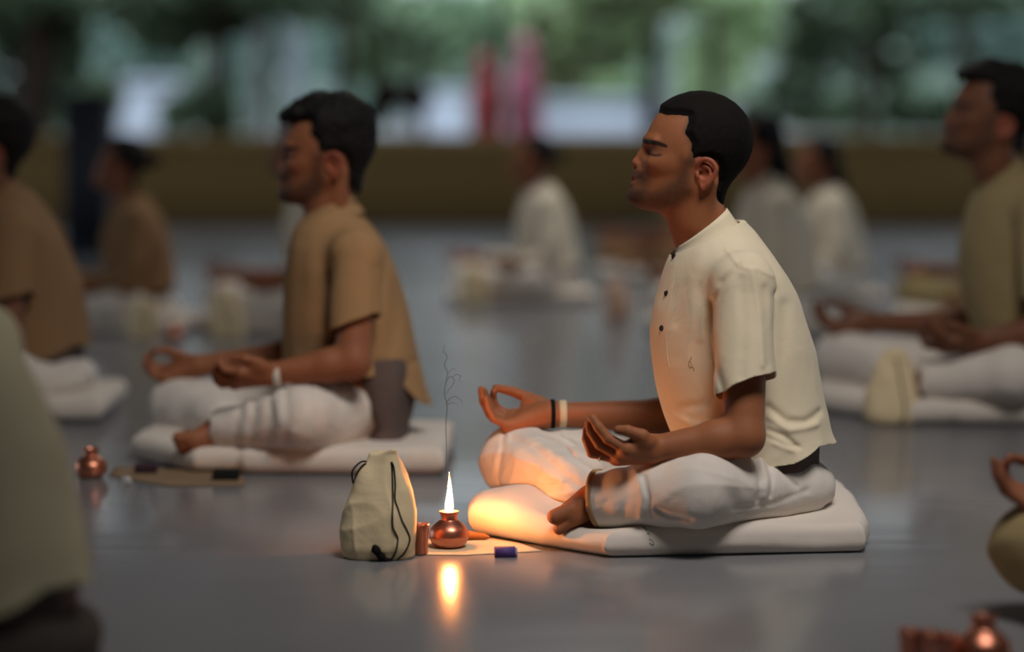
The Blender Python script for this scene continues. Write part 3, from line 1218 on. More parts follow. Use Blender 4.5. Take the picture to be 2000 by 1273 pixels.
# ------------------------------------------------------------------ the man in front
HJ = hero_pose()
SHIRT_CREASES = [
    ([(1436, 516), (1408, 548), (1390, 590), (1384, 640), (1390, 700), (1404, 752)], 7, 5.0),
    ([(1398, 560), (1374, 600), (1370, 660)], 9, -2.5),
    ([(1420, 487), (1437, 516), (1476, 521), (1506, 537)], 4, -2.2),
    ([(1440, 540), (1444, 620), (1436, 720)], 10, 3.0),
    ([(1462, 525), (1474, 600), (1477, 700)], 6, -3.5),
    ([(1486, 560), (1492, 640), (1490, 700)], 8, 3.0),
    ([(1512, 575), (1506, 640), (1502, 720)], 9, 4.5),
    ([(1535, 600), (1530, 680), (1515, 760), (1508, 820)], 14, 3.0),
    ([(1500, 795), (1535, 822), (1575, 826), (1606, 812)], 8, 5.0),
    ([(1500, 812), (1540, 838), (1600, 832)], 6, -4.0),
    ([(1500, 838), (1530, 850), (1552, 868)], 6, 5.0),
    ([(1510, 862), (1545, 876)], 5, -3.5),
    ([(1495, 850), (1530, 868), (1560, 872)], 4, 3.0),
    ([(1300, 790), (1330, 812), (1380, 826)], 9, 1.6),
    ([(1310, 815), (1350, 832), (1400, 838)], 8, -1.3),
    ([(1400, 760), (1380, 790), (1340, 800)], 9, 2.5),
    ([(1338, 520), (1326, 600), (1322, 700)], 14, 2.0),
    ([(1296, 560), (1284, 640), (1290, 740)], 7, -1.5),
    ([(1370, 500), (1356, 560), (1350, 640)], 12, -1.5),
]
NEAR, FAR = (-.6, -.10), (-.132, .5)
PANT_CREASES = [
    ([(1226, 915), (1232, 960), (1222, 1015)], 7, 2.4, *NEAR),
    ([(1246, 935), (1256, 975), (1252, 1020)], 5, -3.5, *NEAR),
    ([(1262, 940), (1270, 980), (1268, 1022)], 5, 3.5, *NEAR),
    ([(1176, 960), (1184, 990), (1180, 1015)], 8, 1.6, *NEAR),
    ([(1200, 925), (1206, 970), (1202, 1015)], 9, -1.2, *NEAR),
    ([(1284, 1000), (1310, 1012), (1350, 1016)], 5, 6.0, *NEAR),
    ([(1350, 905), (1400, 930), (1440, 990)], 16, 2.5, *NEAR),
    ([(1486, 915), (1492, 950), (1488, 990)], 6, 6.0, *NEAR),
    ([(1502, 915), (1510, 950), (1505, 985)], 5, -5.0, *NEAR),
    ([(1514, 920), (1520, 955), (1516, 985)], 5, 5.0, *NEAR),
    ([(1536, 925), (1550, 950), (1575, 975)], 6, 5.0, *NEAR),
    ([(1440, 1000), (1520, 1002), (1600, 985)], 6, 3.0, *NEAR),
    ([(985, 845), (978, 890), (972, 935), (990, 962)], 5, 5.0, *FAR),
    ([(990, 952), (1030, 925), (1085, 905)], 6, 4.0, *FAR),
    ([(1000, 968), (1055, 938), (1120, 920)], 6, -4.0, *FAR),
    ([(1020, 974), (1075, 948), (1140, 932)], 6, 4.5, *FAR),
    ([(1060, 978), (1100, 958), (1140, 945)], 5, -4.0, *FAR),
    ([(1085, 982), (1120, 965)], 5, 4.0, *FAR),
    ([(1000, 855), (1045, 862), (1090, 885), (1130, 915)], 7, 4.5, *FAR),
    ([(1005, 880), (1050, 885), (1090, 905)], 6, -3.5, *FAR),
    ([(1060, 842), (1110, 860), (1165, 895)], 6, 4.5, *FAR),
    ([(1100, 845), (1150, 865), (1180, 885)], 5, -3.0, *FAR),
]
HERO = dict(hair='crop', beard=.78, shirt=CREAM, pants=WHITE, tone=(158, 98, 64), seed=0, shirt_creases=SHIRT_CREASES, pant_creases=PANT_CREASES,
            tail=[(1478, 908, -.13), (1510, 914, -.12), (1545, 926, -.10), (1585, 944, -.08), (1612, 965, -.06)])
GROUP = 'people sitting cross legged in meditation'
hero, hp, HG = place_person('person', 'young man with cropped hair and cream shirt, eyes closed, seated beside the lit copper lamp', 'hero', HJ, HERO, .0024, group=GROUP)
hero_O = np.array([HJ['O'][0], HJ['O'][1], 0])
fs, fp, fb = HG['_fields']['shirt'], HG['_fields']['pants'], HG['_fields']['body']


def disc(center, normal, r, t, n=24):
    nv = np.array(normal, float)
    nv /= np.linalg.norm(nv)
    a = np.cross(nv, [0, 0, 1.0])
    a /= np.linalg.norm(a)
    b = np.cross(nv, a)
    prof, quad = lathe([(0.0002, t), (r * .55, t), (r * .7, t * 1.25), (r * .92, t * 1.1), (r, t * .5), (r, -t), (0.0002, -t)], n)
    return np.array(center) + prof[:, :1] * a + prof[:, 1:2] * b + prof[:, 2:] * nv, quad


for px, py in ((1317, 501), (1302.5, 573), (1293, 641)):
    p = march(fs, px, py, hero_O, 4.6, 5.4)
    V, Q = disc(p + np.array([-.0008, -.0008, 0]), (-.72, -.69, .05), .0062, .0016)
    tag(obj('button', V, [Q], BUTTON, hp['shirt']), 'dark brown round button')
# placket edge stitched beside the buttons
pl = [march(fs, x, y, hero_O, 4.6, 5.4) + np.array([0, -.0006, 0]) for x, y in ((1326, 497), (1318, 540), (1311, 575), (1304, 620), (1301, 650), (1303, 690), (1308, 720))]
V, Fq = tube(pl, .0009, 6, 5)
obj('placket_seam', V, Fq, CREAM, hp['shirt'])
EMB = mat('brown_thread', lin(160, 114, 70), .8)
for k, st in enumerate(([(490, 370), (505, 470)], [(550, 500), (560, 560), (520, 600), (485, 690), (500, 770), (540, 810), (570, 770), (545, 680), (520, 610)], [(570, 770), (620, 830), (630, 900)])):
    pts = [march(fs, 1310 + x / 13.93, 660 + y / 13.93, hero_O, 4.6, 5.4) for x, y in st]
    V, Fq = tube(pts, .0007, 6, 4)
    tag(obj('embroidered_mark', V, Fq, EMB, hp['shirt']), 'small brown embroidered motif')


def band(a, b, r, hw_, material, name, parent, label=None, t=.003):
    a, b = np.array(a), np.array(b)
    d = (b - a) / np.linalg.norm(b - a)
    x = np.cross(d, [0, 0, 1.0])
    x /= np.linalg.norm(x)
    y = np.cross(d, x)
    prof, Q = lathe([(r, -hw_), (r + t, -hw_ * .8), (r + t, hw_ * .8), (r, hw_), (r - .001, 0), (r, -hw_)], 36)
    V = a + prof[:, :1] * x + prof[:, 1:2] * y + prof[:, 2:] * d
    return tag(obj(name, V, [Q], material, parent), label)


Lh = HJ['L']
band(Lh(1079, 808, .221), Lh(1110, 808, .223), .0292, .0055, BLACK, 'wristband', hero, 'black cord wristband')
band(Lh(1099, 808, .222), Lh(1130, 808, .224), .0272, .0085, mat('cream_band', lin(226, 206, 172), .8), 'wristband', hero, 'cream cloth wristband')
rf = HJ['ring_finger']
band(rf[0], rf[1], .0101, .0012, mat('silver', lin(220, 215, 205), .2, metal=1.0), 'finger_ring', hero, 'thin silver ring', .0012)
# cuff of the near trouser leg
an, kn = HJ['anL'], HJ['knL']
dcf = (an - kn) / np.linalg.norm(an - kn)
band(kn + (an - kn) * .965, kn + (an - kn) * 1.2, .0575, .0065, TAN, 'trouser_cuff', hp['trousers'], 'tan elastic cuff', .0035)


# ------------------------------------------------------------------ mats
def mat_field(poly, hz, flap=None, seed=1, zscale=None):
    f = Field()
    poly = np.array(poly, float)
    lo, hi = poly.min(0), poly.max(0)
    wv = waves(seed, 16, 7, (1, 1, .1))
    w2 = waves(seed + 1, 45, 7, (1, 1, .2))

    def mk(pl, hz_, zc, r):
        def fn(P):
            d2 = sd_poly(P[:, :2], pl) + r
            q = np.abs(P[:, 2] - zc) - (hz_ - r)
            return np.sqrt(np.maximum(d2, 0) ** 2 + np.maximum(q, 0) ** 2) + np.minimum(np.maximum(d2, q), 0) - r
        return fn
    f.add('u', mk(poly, hz, hz, hz * .95), (*lo, 0), (*hi, hz * 2 + .05), 0)
    if flap is not None:
        fl = np.array(flap, float)
        f.add('u', mk(fl, hz * .98, hz * 1.0, hz * .8), (*fl.min(0), 0), (*fl.max(0), hz * 2.1 + .05), .002)
    f.disp(lambda P: (.0035 * wv(P) + .0012 * w2(P)) * sstep(.004, .03, P[:, 2]), (*(lo - .1), -.1), (*(hi + .1), .3))
    f.add('i', lambda P: .0012 - P[:, 2], (-3, -3, -.1), (3, 3, .02), .002)
    return f


def fl(px, py, O):
    p = onfloor(px, py) - np.array(O)
    return p[0], p[1]


MO = np.array([.35, 5.0, 0])
m_near = fl(1180, 1091, MO)
m_right = fl(1693, 1080, MO)
m_left = fl(918, 1046, MO)
mpoly = [m_left, fl(1060, 1072, MO), m_near, m_right, (m_right[0] + .02, m_right[1] + .1), (.40, .46), (-.32, .46), (m_left[0] - .0, m_left[1] + .12)]
mflap = [(m_near[0] - .004, m_near[1] - .006), (m_right[0], m_right[1] - .006), (m_right[0] + .022, m_right[1] + .1), (.4, .44), (m_near[0] + .02, .44)]
mf = mat_field(mpoly, .034, mflap, 3)


def dent(P):
    # pressed in under the foot, puffed up at the free corner
    a = np.exp(-(((P[:, 0] + .18) / .085) ** 2 + ((P[:, 1] + .10) / .08) ** 2)) * .024
    b = np.exp(-(((P[:, 0] + .33) / .13) ** 2 + ((P[:, 1] - .13) / .14) ** 2)) * .022
    c = .012 * sstep(.0, .16, -sd_poly(P[:, :2], np.array(mpoly)))
    return (a - b - c + .004) * sstep(.02, .06, P[:, 2])


mf.disp(dent, (-1, -1, 0), (1, 1, .2))
V, Q = polygonize(mf, .0045)
MATTRESS = mat('mattress_cotton', lin(222, 212, 202), .93, nscale=10, namp=.05, weave=.15, crumple=.3)
MG = 'folded cotton mats on the floor'
hero_mat = thing('cotton_mat', 'folded cream cotton mat with green handwriting under the man with eyes closed', 'mat', MO, group=MG)
mm = obj('mattress', V, [Q], MATTRESS, hero_mat)
INK = mat('green_ink', lin(52, 110, 84), .8)
for st in ([(340, 400), (390, 470), (480, 455), (440, 500)], [(430, 530), (540, 535), (490, 570), (550, 615)], [(520, 695), (580, 640), (600, 690), (640, 715)], [(545, 770), (650, 800), (600, 768)],
           [(580, 855), (680, 850)], [(520, 870), (590, 895), (715, 895), (735, 935)], [(610, 960), (680, 935), (745, 1000), (700, 1025), (620, 965)]):
    pts = [march(mf, 1230 + x / 15.9, 1000 + y / 15.9, MO, 4.4, 5.3) for x, y in st]
    V, Fq = tube(pts, .0011, 6, 4)
    tag(obj('handwriting', V, Fq, INK, mm), 'green handwritten ink stroke')


# ------------------------------------------------------------------ copper lamps, tumblers, bags, small things
def pot_mesh(k=1.0):
    pr = [(.0004, .0), (.024, .0), (.0285, .002), (.036, .010), (.0402, .021), (.0405, .027), (.037, .038), (.029, .047), (.0205, .0535), (.0176, .0565), (.0172, .0635),
          (.0185, .069), (.0205, .0715), (.0205, .0727), (.0192, .0722), (.0165, .066), (.0155, .060), (.02, .05), (.03, .04), (.034, .026), (.03, .012), (.0004, .006)]
    pr = smooth_path(np.array(pr) * k, 3)
    pr[:, 0] = np.maximum(pr[:, 0], .0003)
    return lathe(pr, 56)


def tumbler_mesh():
    pr = [(.0003, 0), (.0128, 0), (.0135, .001), (.0145, .044), (.0158, .0455), (.0162, .058), (.0158, .060), (.0150, .0594), (.0146, .047), (.0132, .044), (.012, .003), (.0003, .003)]
    return lathe(pr, 40)


def copper_pot(p, label, lit=False, k=1.0, rz=0):
    t = thing('copper_lamp' if lit else 'copper_pot', label, 'lamp' if lit else 'pot', p, rz, k, group=None if lit else 'small copper pots on the floor')
    V, Q = pot_mesh()
    obj('body', V, [Q], COPPER, t)
    if lit:
        V, Fq = tube([(0, 0, .045), (.001, 0, .06), (0, 0, .074)], .0028, 8, 4)
        obj('wick', V, Fq, mat('burnt_wick', lin(40, 30, 25), .9), t)
        fm = bpy.data.materials.new('flame')
        fm.use_nodes = True
        N, L_ = fm.node_tree.nodes, fm.node_tree.links
        N.clear()
        o = N.new('ShaderNodeOutputMaterial')
        e = N.new('ShaderNodeEmission')
        tc = N.new('ShaderNodeTexCoord')
        sp = N.new('ShaderNodeSeparateXYZ')
        cr = N.new('ShaderNodeValToRGB')
        cr.color_ramp.elements[0].position = .30
        cr.color_ramp.elements[0].color = (1, .34, .085, 1)
        cr.color_ramp.elements[1].position = 1.0
        cr.color_ramp.elements[1].color = (1, .16, .03, 1)
        mr = N.new('ShaderNodeMapRange')
        mr.inputs['From Min'].default_value = .072
        mr.inputs['From Max'].default_value = .152
        st = N.new('ShaderNodeValToRGB')
        for pos, v in ((.0, .5), (.1, 1.0), (.55, .7), (.8, .12), (.95, .012)):
            el = st.color_ramp.elements.new(pos)
            el.color = (v, v, v, 1)
        ml = N.new('ShaderNodeMath')
        ml.operation = 'MULTIPLY'
        ml.inputs[1].default_value = FLAME
        L_.new(tc.outputs['Object'], sp.inputs[0])
        L_.new(sp.outputs['Z'], mr.inputs['Value'])
        L_.new(mr.outputs[0], cr.inputs[0])
        L_.new(mr.outputs[0], st.inputs[0])
        L_.new(st.outputs[0], ml.inputs[0])
        L_.new(cr.outputs[0], e.inputs[0])
        L_.new(ml.outputs[0], e.inputs[1])
        L_.new(e.outputs[0], o.inputs[0])
        pr = smooth_path([(.0004, .070), (.0062, .0725), (.0086, .080), (.0080, .090), (.0062, .103), (.0044, .118), (.0026, .134), (.0014, .144), (.0003, .152)], 4)
        V, Q = lathe(pr, 24)
        V[:, 0] += -.0012 * np.sin(V[:, 2] * 40)
        obj('flame', V, [Q], fm, t)
    return t


FLAME = 520
lamp_p = onfloor(877, 1070)
lamp_p[2] = .0022
copper_pot(lamp_p, 'round copper oil lamp with a tall burning flame beside the cloth bag', True, 1.0)

tp = onfloor(822.5, 1083)
tp[2] = .0022
V, Q = tumbler_mesh()
tag(obj('copper_tumbler', V, [Q], COPPER, None, tp), 'small ribbed copper tumbler between cloth bag and burning lamp', 'tumbler', 'copper tumblers')


def slab(name, pts, z0, z1, material, label, cat, group=None, wave=0.0, seed=2):
    pts = np.array(pts, float)
    O = np.array([pts[:, 0].mean(), pts[:, 1].mean(), z0])
    P = []
    for i in range(len(pts)):
        for t in np.linspace(0, 1, 10, endpoint=False):
            P.append(pts[i] * (1 - t) + pts[(i + 1) % len(pts)] * t)
    P = np.array(P) - O[:2]
    n = len(P)
    wv = waves(seed, 40, 6)
    V, Q, T = [], [], []
    rings = 8
    for top in (0, 1):
        for k in range(rings):
            s_ = 1 - k / rings
            q = P * s_
            q3 = np.concatenate([q, np.zeros((n, 1))], 1)
            zz = (z1 - z0 if top else 0) + (wave * (.5 + .5 * np.clip(wv(q3), -1, 1)))
            V.append(np.concatenate([q, zz[:, None] if np.ndim(zz) else np.full((n, 1), zz)], 1))
        V.append(np.array([[0, 0, (z1 - z0 if top else 0) + wave * .5]]))
    base = [0, rings * n + 1]
    for top in (0, 1):
        b = base[top]
        for k in range(rings - 1):
            for j in range(n):
                a = (b + k * n + j, b + k * n + (j + 1) % n, b + (k + 1) * n + (j + 1) % n, b + (k + 1) * n + j)
                Q.append(a if top else a[::-1])
        for j in range(n):
            a = (b + (rings - 1) * n + j, b + (rings - 1) * n + (j + 1) % n, b + rings * n)
            T.append(a if top else a[::-1])
    for j in range(n):
        Q.append((j, (j + 1) % n, base[1] + (j + 1) % n, base[1] + j))
    return tag(obj(name, np.concatenate(V), [np.array(Q), np.array(T)], material, None, O, smooth=False), label, cat, group)


PAPER = mat('cream_paper', lin(228, 206, 172), .85, nscale=30, namp=.05)
slab('cloth_sheet', [fl(806, 1084, (0, 0, 0)), fl(905, 1085, (0, 0, 0)), fl(985, 1081, (0, 0, 0)), fl(1058, 1077, (0, 0, 0)), fl(1010, 1060, (0, 0, 0)), fl(960, 1052, (0, 0, 0)), fl(830, 1054, (0, 0, 0))],
     .0003, .0016, PAPER, 'flat cream cloth spread under the copper lamp and tumbler', 'cloth', wave=.0006)

# brown wedge behind the lamp
p0, p1 = onfloor(908, 1056), onfloor(948, 1056)
O = (p0 + p1) / 2
wf = Field()
wf.chain([p0 - O + [0, 0, .010], p1 - O + [-.004, 0, .007]], [.0105, .0062], .004)
wf.cone(p1 - O + [-.004, 0, .007], p1 - O + [.006, 0, .005], .0062, .0035, .003)
V, Q = polygonize(wf, .0012)
V[:, 2] += -V[:, 2].min() + .0024
tag(obj('incense_cone', V, [Q], mat('brown_clay', lin(160, 104, 58), .85, nscale=80, namp=.1), None, O), 'small brown tapered stick lying behind the copper lamp', 'incense')

# matchbox
mp_ = onfloor(988, 1089)
mb = thing('matchbox', 'small purple matchbox lying on the floor near the mat corner', 'matchbox', mp_ + np.array([0, .012, 0]), math.radians(4))
hx, hy, hz = .0225, .0125, .0185
m1 = mat('purple_card', lin(84, 62, 132), .6, nscale=60, namp=.08)
for lo, hi in (((-hx, -hy, 0), (hx - .004, -hy + .0012, hz)), ((-hx, hy - .0012, 0), (hx - .004, hy, hz)), ((-hx, -hy, 0), (hx - .004, hy, .0012)), ((-hx, -hy, hz - .0012), (hx - .004, hy, hz))):
    pass
vs, qs = [], []
for lo, hi in (((-hx, -hy, 0), (hx - .004, -hy + .0012, hz)), ((-hx, hy - .0012, 0), (hx - .004, hy, hz)), ((-hx, -hy + .0012, 0), (hx - .004, hy - .0012, .0012)), ((-hx, -hy + .0012, hz - .0012), (hx - .004, hy - .0012, hz))):
    V, Q = box(lo, hi)
    qs.append(Q + sum(len(v) for v in vs))
    vs.append(V)
obj('sleeve', np.concatenate(vs), [np.concatenate(qs)], m1, mb, smooth=False)
V, Q = box((-hx + .001, -hy + .0016, .0016), (hx, hy - .0016, hz - .002))
obj('tray', V, [Q], mat('white_card', lin(196, 176, 190), .8), mb, smooth=False)

# smoke above the flame
lp = lamp_p + np.array([0, 0, 0])


def sm(px, py, dy=0):
    p = W(px, py, lp[1] + dy)
    return p - lp


smoke_m = bpy.data.materials.new('thin_smoke')
smoke_m.use_nodes = True
N, L_ = smoke_m.node_tree.nodes, smoke_m.node_tree.links
N.clear()
o_ = N.new('ShaderNodeOutputMaterial')
mx = N.new('ShaderNodeMixShader')
tr = N.new('ShaderNodeBsdfTransparent')
df = N.new('ShaderNodeBsdfDiffuse')
df.inputs[0].default_value = (.08, .085, .09, 1)
mx.inputs[0].default_value = .24
L_.new(tr.outputs[0], mx.inputs[1])
L_.new(df.outputs[0], mx.inputs[2])
L_.new(mx.outputs[0], o_.inputs[0])
vs, fq, ft, n0 = [], [], [], 0
for pts, r in (([(870.5, 926), (872, 880), (871, 830), (873, 800), (872, 786)], [.0009, .0012, .0015, .0017, .0015]),
               ([(872, 786), (868, 766), (872, 744), (880, 735), (887, 741), (884, 752), (876, 762), (870, 770)], [.0015, .0013, .0011, .0010, .0011, .0010, .0007, .0004]),
               ([(872, 786), (880, 777), (889, 774), (897, 779), (903, 785), (901, 792)], [.0012, .0011, .0011, .0009, .0006, .0003]),
               ([(873, 790), (884, 786), (893, 791)], [.001, .0008, .0003]),
               ([(870, 748), (874, 728), (868, 712), (873, 697), (866, 684), (870, 672)], [.0006, .0012, .0012, .0009, .0008, .0003]),
               ([(882, 738), (891, 731), (899, 734), (897, 742), (903, 748)], [.0006, .001, .0009, .0007, .0003]),
               ([(876, 728), (884, 720), (890, 722)], [.0005, .0008, .0003])):
    V, (Qd, T3) = tube([sm(x, y, .006 * math.sin(i)) for i, (x, y) in enumerate(pts)], r, 8, 8)
    vs.append(V)
    fq.append(Qd + n0)
    ft.append(T3 + n0)
    n0 += len(V)
tag(obj('smoke', np.concatenate(vs), [np.concatenate(fq), np.concatenate(ft)], smoke_m, None, lp), 'thin grey wisp of smoke rising above the burning copper lamp', 'smoke', kind='stuff')


# drawstring bags
def bag_field(seed=0, k=1.0, tall=1.0):
    f = Field()
    z = np.array([.0, .004, .02, .045, .09, .135, .160, .176, .188, .198, .206]) * k * tall
    x0 = np.array([-.066, -.071, -.0745, -.0745, -.070, -.058, -.047, -.037, -.028, -.022, -.018]) * k
    x1 = np.array([.070, .073, .0725, .072, .070, .062, .053, .044, .037, .031, .026]) * k
    hw = np.array([.048, .052, .054, .053, .047, .038, .030, .024, .019, .016, .013]) * k
    f.loft(z, x0, x1, hw, .01, n=2.6, sm=3)
    w1, w2, rg = waves(60 + seed, 26, 7), waves(61 + seed, 120, 8, (1, 1, .10)), ridges(66 + seed, 34, (1, 1, .5))
    f.disp(lambda P: (.0042 * w1(P) - .006 * rg(P)) * sstep(0, .03, P[:, 2]) + .0042 * w2(P) * sstep(.09 * k, .18 * k, P[:, 2]), (-1, -1, -1), (1, 1, 1))
    f.add('i', lambda P: .0004 - P[:, 2], (-1, -1, -.1), (1, 1, .01), .001)
    return f


def make_bag(loc, label, seed=0, k=1.0, h=.0024, rz=0.0, tall=1.0, cords=True, material=None):
    t = thing('drawstring_bag', label, 'bag', loc, rz, 1.0, 'cream drawstring bags on the floor')
    f = bag_field(seed, k, tall)
    V, Q = polygonize(f, h)
    obj('pouch', V, [Q], material or CALICO, t)
    if cords == 'simple':
        V, Fq = tube([(.01 * k, -.018 * k, .185 * k), (.02 * k, -.04 * k, .12 * k), (.03 * k, -.058 * k, .03 * k), (.01 * k, -.062 * k, .006)], .0024, 6, 6)
        tag(obj('drawcord', V, Fq, BLACK, t), 'black drawcord')
    return t, f


BO = onfloor(737, 1096) + np.array([0, .053, 0])
bag, bf = make_bag(BO, 'upright cream drawstring bag with black cords left of the burning lamp', 0)


def bagpt(x, y, off=.0016):
    p = march(bf, 640 + x / 2.768, 660 + y / 2.768, BO, 4.55, 5.0, n=1200)
    return p + np.array([0, -off, 0])


def bagp2(x, y, dy):
    return W(640 + x / 2.768, 660 + y / 2.768, BO[1] + dy) - BO


c1 = [(345, 668), (349, 720), (351, 790), (352, 880), (350, 960), (352, 1020), (368, 1055), (379, 1085), (374, 1130), (366, 1160), (345, 1196), (325, 1208)]
c2 = [(345, 668), (358, 700), (366, 790), (364, 868), (380, 920), (402, 985), (430, 1040), (444, 1080), (438, 1115), (415, 1160), (390, 1185), (372, 1206), (335, 1204)]
for c in (c1, c2):
    V, Fq = tube([bagpt(x, y) for x, y in c], .0017, 8, 5)
    tag(obj('drawcord', V, Fq, BLACK, bag), 'thin black drawcord')
for c in ([(210, 668), (185, 668), (155, 690), (133, 722), (134, 765), (143, 800)], [(207, 678), (186, 692), (160, 730), (146, 770), (143, 800)]):
    V, Fq = tube([bagp2(x, y, -.012 - .006 * math.sin(i)) for i, (x, y) in enumerate(c)], .0017, 8, 6)
    tag(obj('drawcord', V, Fq, BLACK, bag), 'thin black drawcord')
kf = Field()
k0 = bagpt(262, 1140, .004)
k1 = bagpt(290, 1180, .005)
k2 = bagpt(330, 1205, .005)
kf.chain([k0, k1, k2], [.0085, .0065, .004], .004)
kf.cone(bagpt(250, 1130, .003), k1, .004, .004, .003)
kw = waves(70, 300, 6)
kf.disp(lambda P: .001 * kw(P), (-1, -1, -1), (1, 1, 1))
V, Q = polygonize(kf, .0012)
tag(obj('cord_knot', V, [Q], BLACK, bag), 'black knotted end of the drawcord')


# ------------------------------------------------------------------ the man in the beige shirt behind, in his own pose
SJ = second_pose()
NEAR2 = (-.6, -.10)
SECOND = dict(hair='tousled', beard=.85, shirt=BEIGE, pants=WHITE, tone=(148, 92, 62), seed=3, slim=True, shirt_creases=[
    ([(690, 470), (655, 510), (640, 570), (632, 640)], 9, 5.0), ([(735, 520), (738, 580), (728, 640)], 9, 4.0), ([(770, 560), (765, 660), (752, 720)], 14, 3.0),
    ([(700, 690), (760, 720), (815, 712)], 10, 4.0), ([(590, 470), (585, 560), (582, 680)], 12, 1.5)],
    pant_creases=[([(x, 765), (x + 8, 815), (x - 2, 868)], 8, d, *NEAR2) for x, d in ((452, 4), (470, -4), (488, 4), (520, 3.5), (538, -3), (556, 4), (600, 3), (650, 3))])
second, sp_, SG = place_person('person', 'bearded man in beige shirt seated behind the cloth bag, both palms up', 'second', SJ, SECOND, .0036, group=GROUP)
band(SJ['L'](541, 730, -.268), SJ['L'](570, 728, -.268), .0285, .010, mat('white_band', lin(216, 216, 206), .8), 'wristband', second, 'white wristband')


def simple_mat(origin, rz, label, sc=1.0, cover=MATTRESS):
    if 'mat' not in CACHE:
        f = mat_field([(-.62, -.0), (-.42, -.27), (.20, -.30), (.21, .32), (-.34, .36), (-.6, .22)], .033, [(-.30, -.285), (.20, -.306), (.215, .3), (-.30, .3)], 8)
        V, Q = polygonize(f, .008)
        CACHE['mat'] = mesh_data('mattress', V, [Q], MATTRESS)
    t = thing('cotton_mat', label, 'mat', origin, rz, sc, MG)
    link('mattress', CACHE['mat'], t)
    return t


simple_mat((SJ['O'][0] - .02, SJ['O'][1], 0), 0, 'folded pale cotton mat under the bearded man in the beige shirt', 1.0)

# people further off; each stands where the ground under it meets the photograph
MEN = {}


def style(hair, seed, beard=0.0, **k):
    d = dict(hair=hair, beard=beard, shirt=CREAM, pants=WHITE, tone=(140, 88, 62), seed=seed)
    d.update(k)
    return d


STYLES = {'man': style('tousled', 5, .8, slim=False, tone=(118, 74, 52)), 'man_crop': style('crop', 6, .5), 'bun': style('bun', 7, long_sleeve=True), 'long': style('long', 8, long_sleeve=True),
          'man_far': style('tousled', 9, .5)}
OLIVE = mat('dull_cream_linen', lin(158, 140, 102), .9, nscale=14, namp=.05)
KHAKI = mat('brown_beige_linen', lin(142, 110, 80), .9, nscale=14, namp=.05)
PALE = mat('pale_green_grey_cotton', lin(166, 160, 134), .9, nscale=10, namp=.04)
OFFW = mat('off_white_linen', lin(222, 210, 190), .9, nscale=14, namp=.04)


def seat(hip_px, s, sc):
    d = F / s
    return np.array([(hip_px - 1000) * d / F, d, 0.0])


PEOPLE = [
    # key, hip px, scale of the plane (px per metre), size, lean, yaw deg, shirt, trousers, label, resolution
    ('man', 2046, 655, 1.115, 0.0, 0, OLIVE, WHITE, 'bearded curly haired man in dull cream shirt at the right edge', .0065, 'under the curly haired man at the right edge'),
    ('man', 88, 650, 1.01, 0.02, 3, KHAKI, WHITE, 'dark haired man in brown beige shirt seen from behind at the left edge', .0065, 'under the man at the left edge'),
    ('man_crop', -8, 1330, 1.02, .09, 0, PALE, DARKCLOTH, 'person in pale shirt closest to the camera, only the back showing in the left corner', .0065, None),
    ('bun', 290, 466, .86, -.03, 4, KHAKI, WHITE, 'woman in brown beige top with hair tied in a bun, left of the bearded man', .009, 'under the woman with the hair bun'),
    ('bun', 1084, 402, .86, -.04, 6, OFFW, WHITE, 'woman in white with tied hair seated in the middle before the ochre wall', .009, 'under the woman seated in the middle'),
    ('man_far', 653, 468, .95, 0.0, 0, OFFW, WHITE, 'person in white hidden behind the bearded man, hands and knees showing', .009, 'under the hidden person behind the bearded man'),
    ('long', 1541, 470, .97, .0, 2, OFFW, WHITE, 'woman in white with long dark hair just behind the cropped head', .009, 'under the long haired woman just behind the cropped head'),
    ('long', 1648, 402, .85, .0, 0, OFFW, WHITE, 'smaller woman in white with long dark hair, further right and further back', .009, 'under the smaller long haired woman'),
    ('man_far', 1363, 350, .95, 0.0, 0, KHAKI, KHAKI, 'person in tan trousers hidden behind the man in front, knees showing', .011, 'under the hidden person in tan trousers'),
    ('man_far', 2019, 452, .95, 0.0, 0, OLIVE, OLIVE, 'person hidden behind the curly haired man, one hand and knees showing', .011, 'under the hidden person behind the curly haired man'),
    ('man_crop', 2696, 1180, 1.0, 0.0, 0, OLIVE, OLIVE, 'person outside the right edge, only a hand and one knee showing', .0065, None),
]
for key, hip, s, sc, lean, yaw, sh, pa, lab, h, mlab in PEOPLE:
    O = seat(hip, s, sc)
    place_person('person', lab, key, HJ, STYLES[key], h, O, sc, math.radians(yaw), lean, GROUP, sh, pa)
    if mlab:
        simple_mat(O, math.radians(yaw), 'pale cotton mat ' + mlab, sc)


# ------------------------------------------------------------------ bags, pots and small things of the others
for px, py, k, lab, seed in (
        (1747, 830, 1.02, 'upright cream drawstring bag before the knees of the curly haired man', 2),
        (276, 664, .82, 'small cream drawstring bag before the woman with the hair bun', 3),
        (925, 596, .98, 'cream drawstring bag before the woman seated in the middle', 4),
        (1205, 626, .84, 'pinkish cream drawstring bag near the chest of the man in front', 5),
        (440, 664, .95, 'cream drawstring bag above the hands of the bearded man in beige', 6)):
    O = onfloor(px, py) + np.array([0, .055 * k, 0])
    make_bag(O, lab, seed, k, .005, 0, 1.0, 'simple', mat('pinkish_calico', lin(226, 190, 168), .9, nscale=40, namp=.06, weave=.2) if seed == 5 else None)

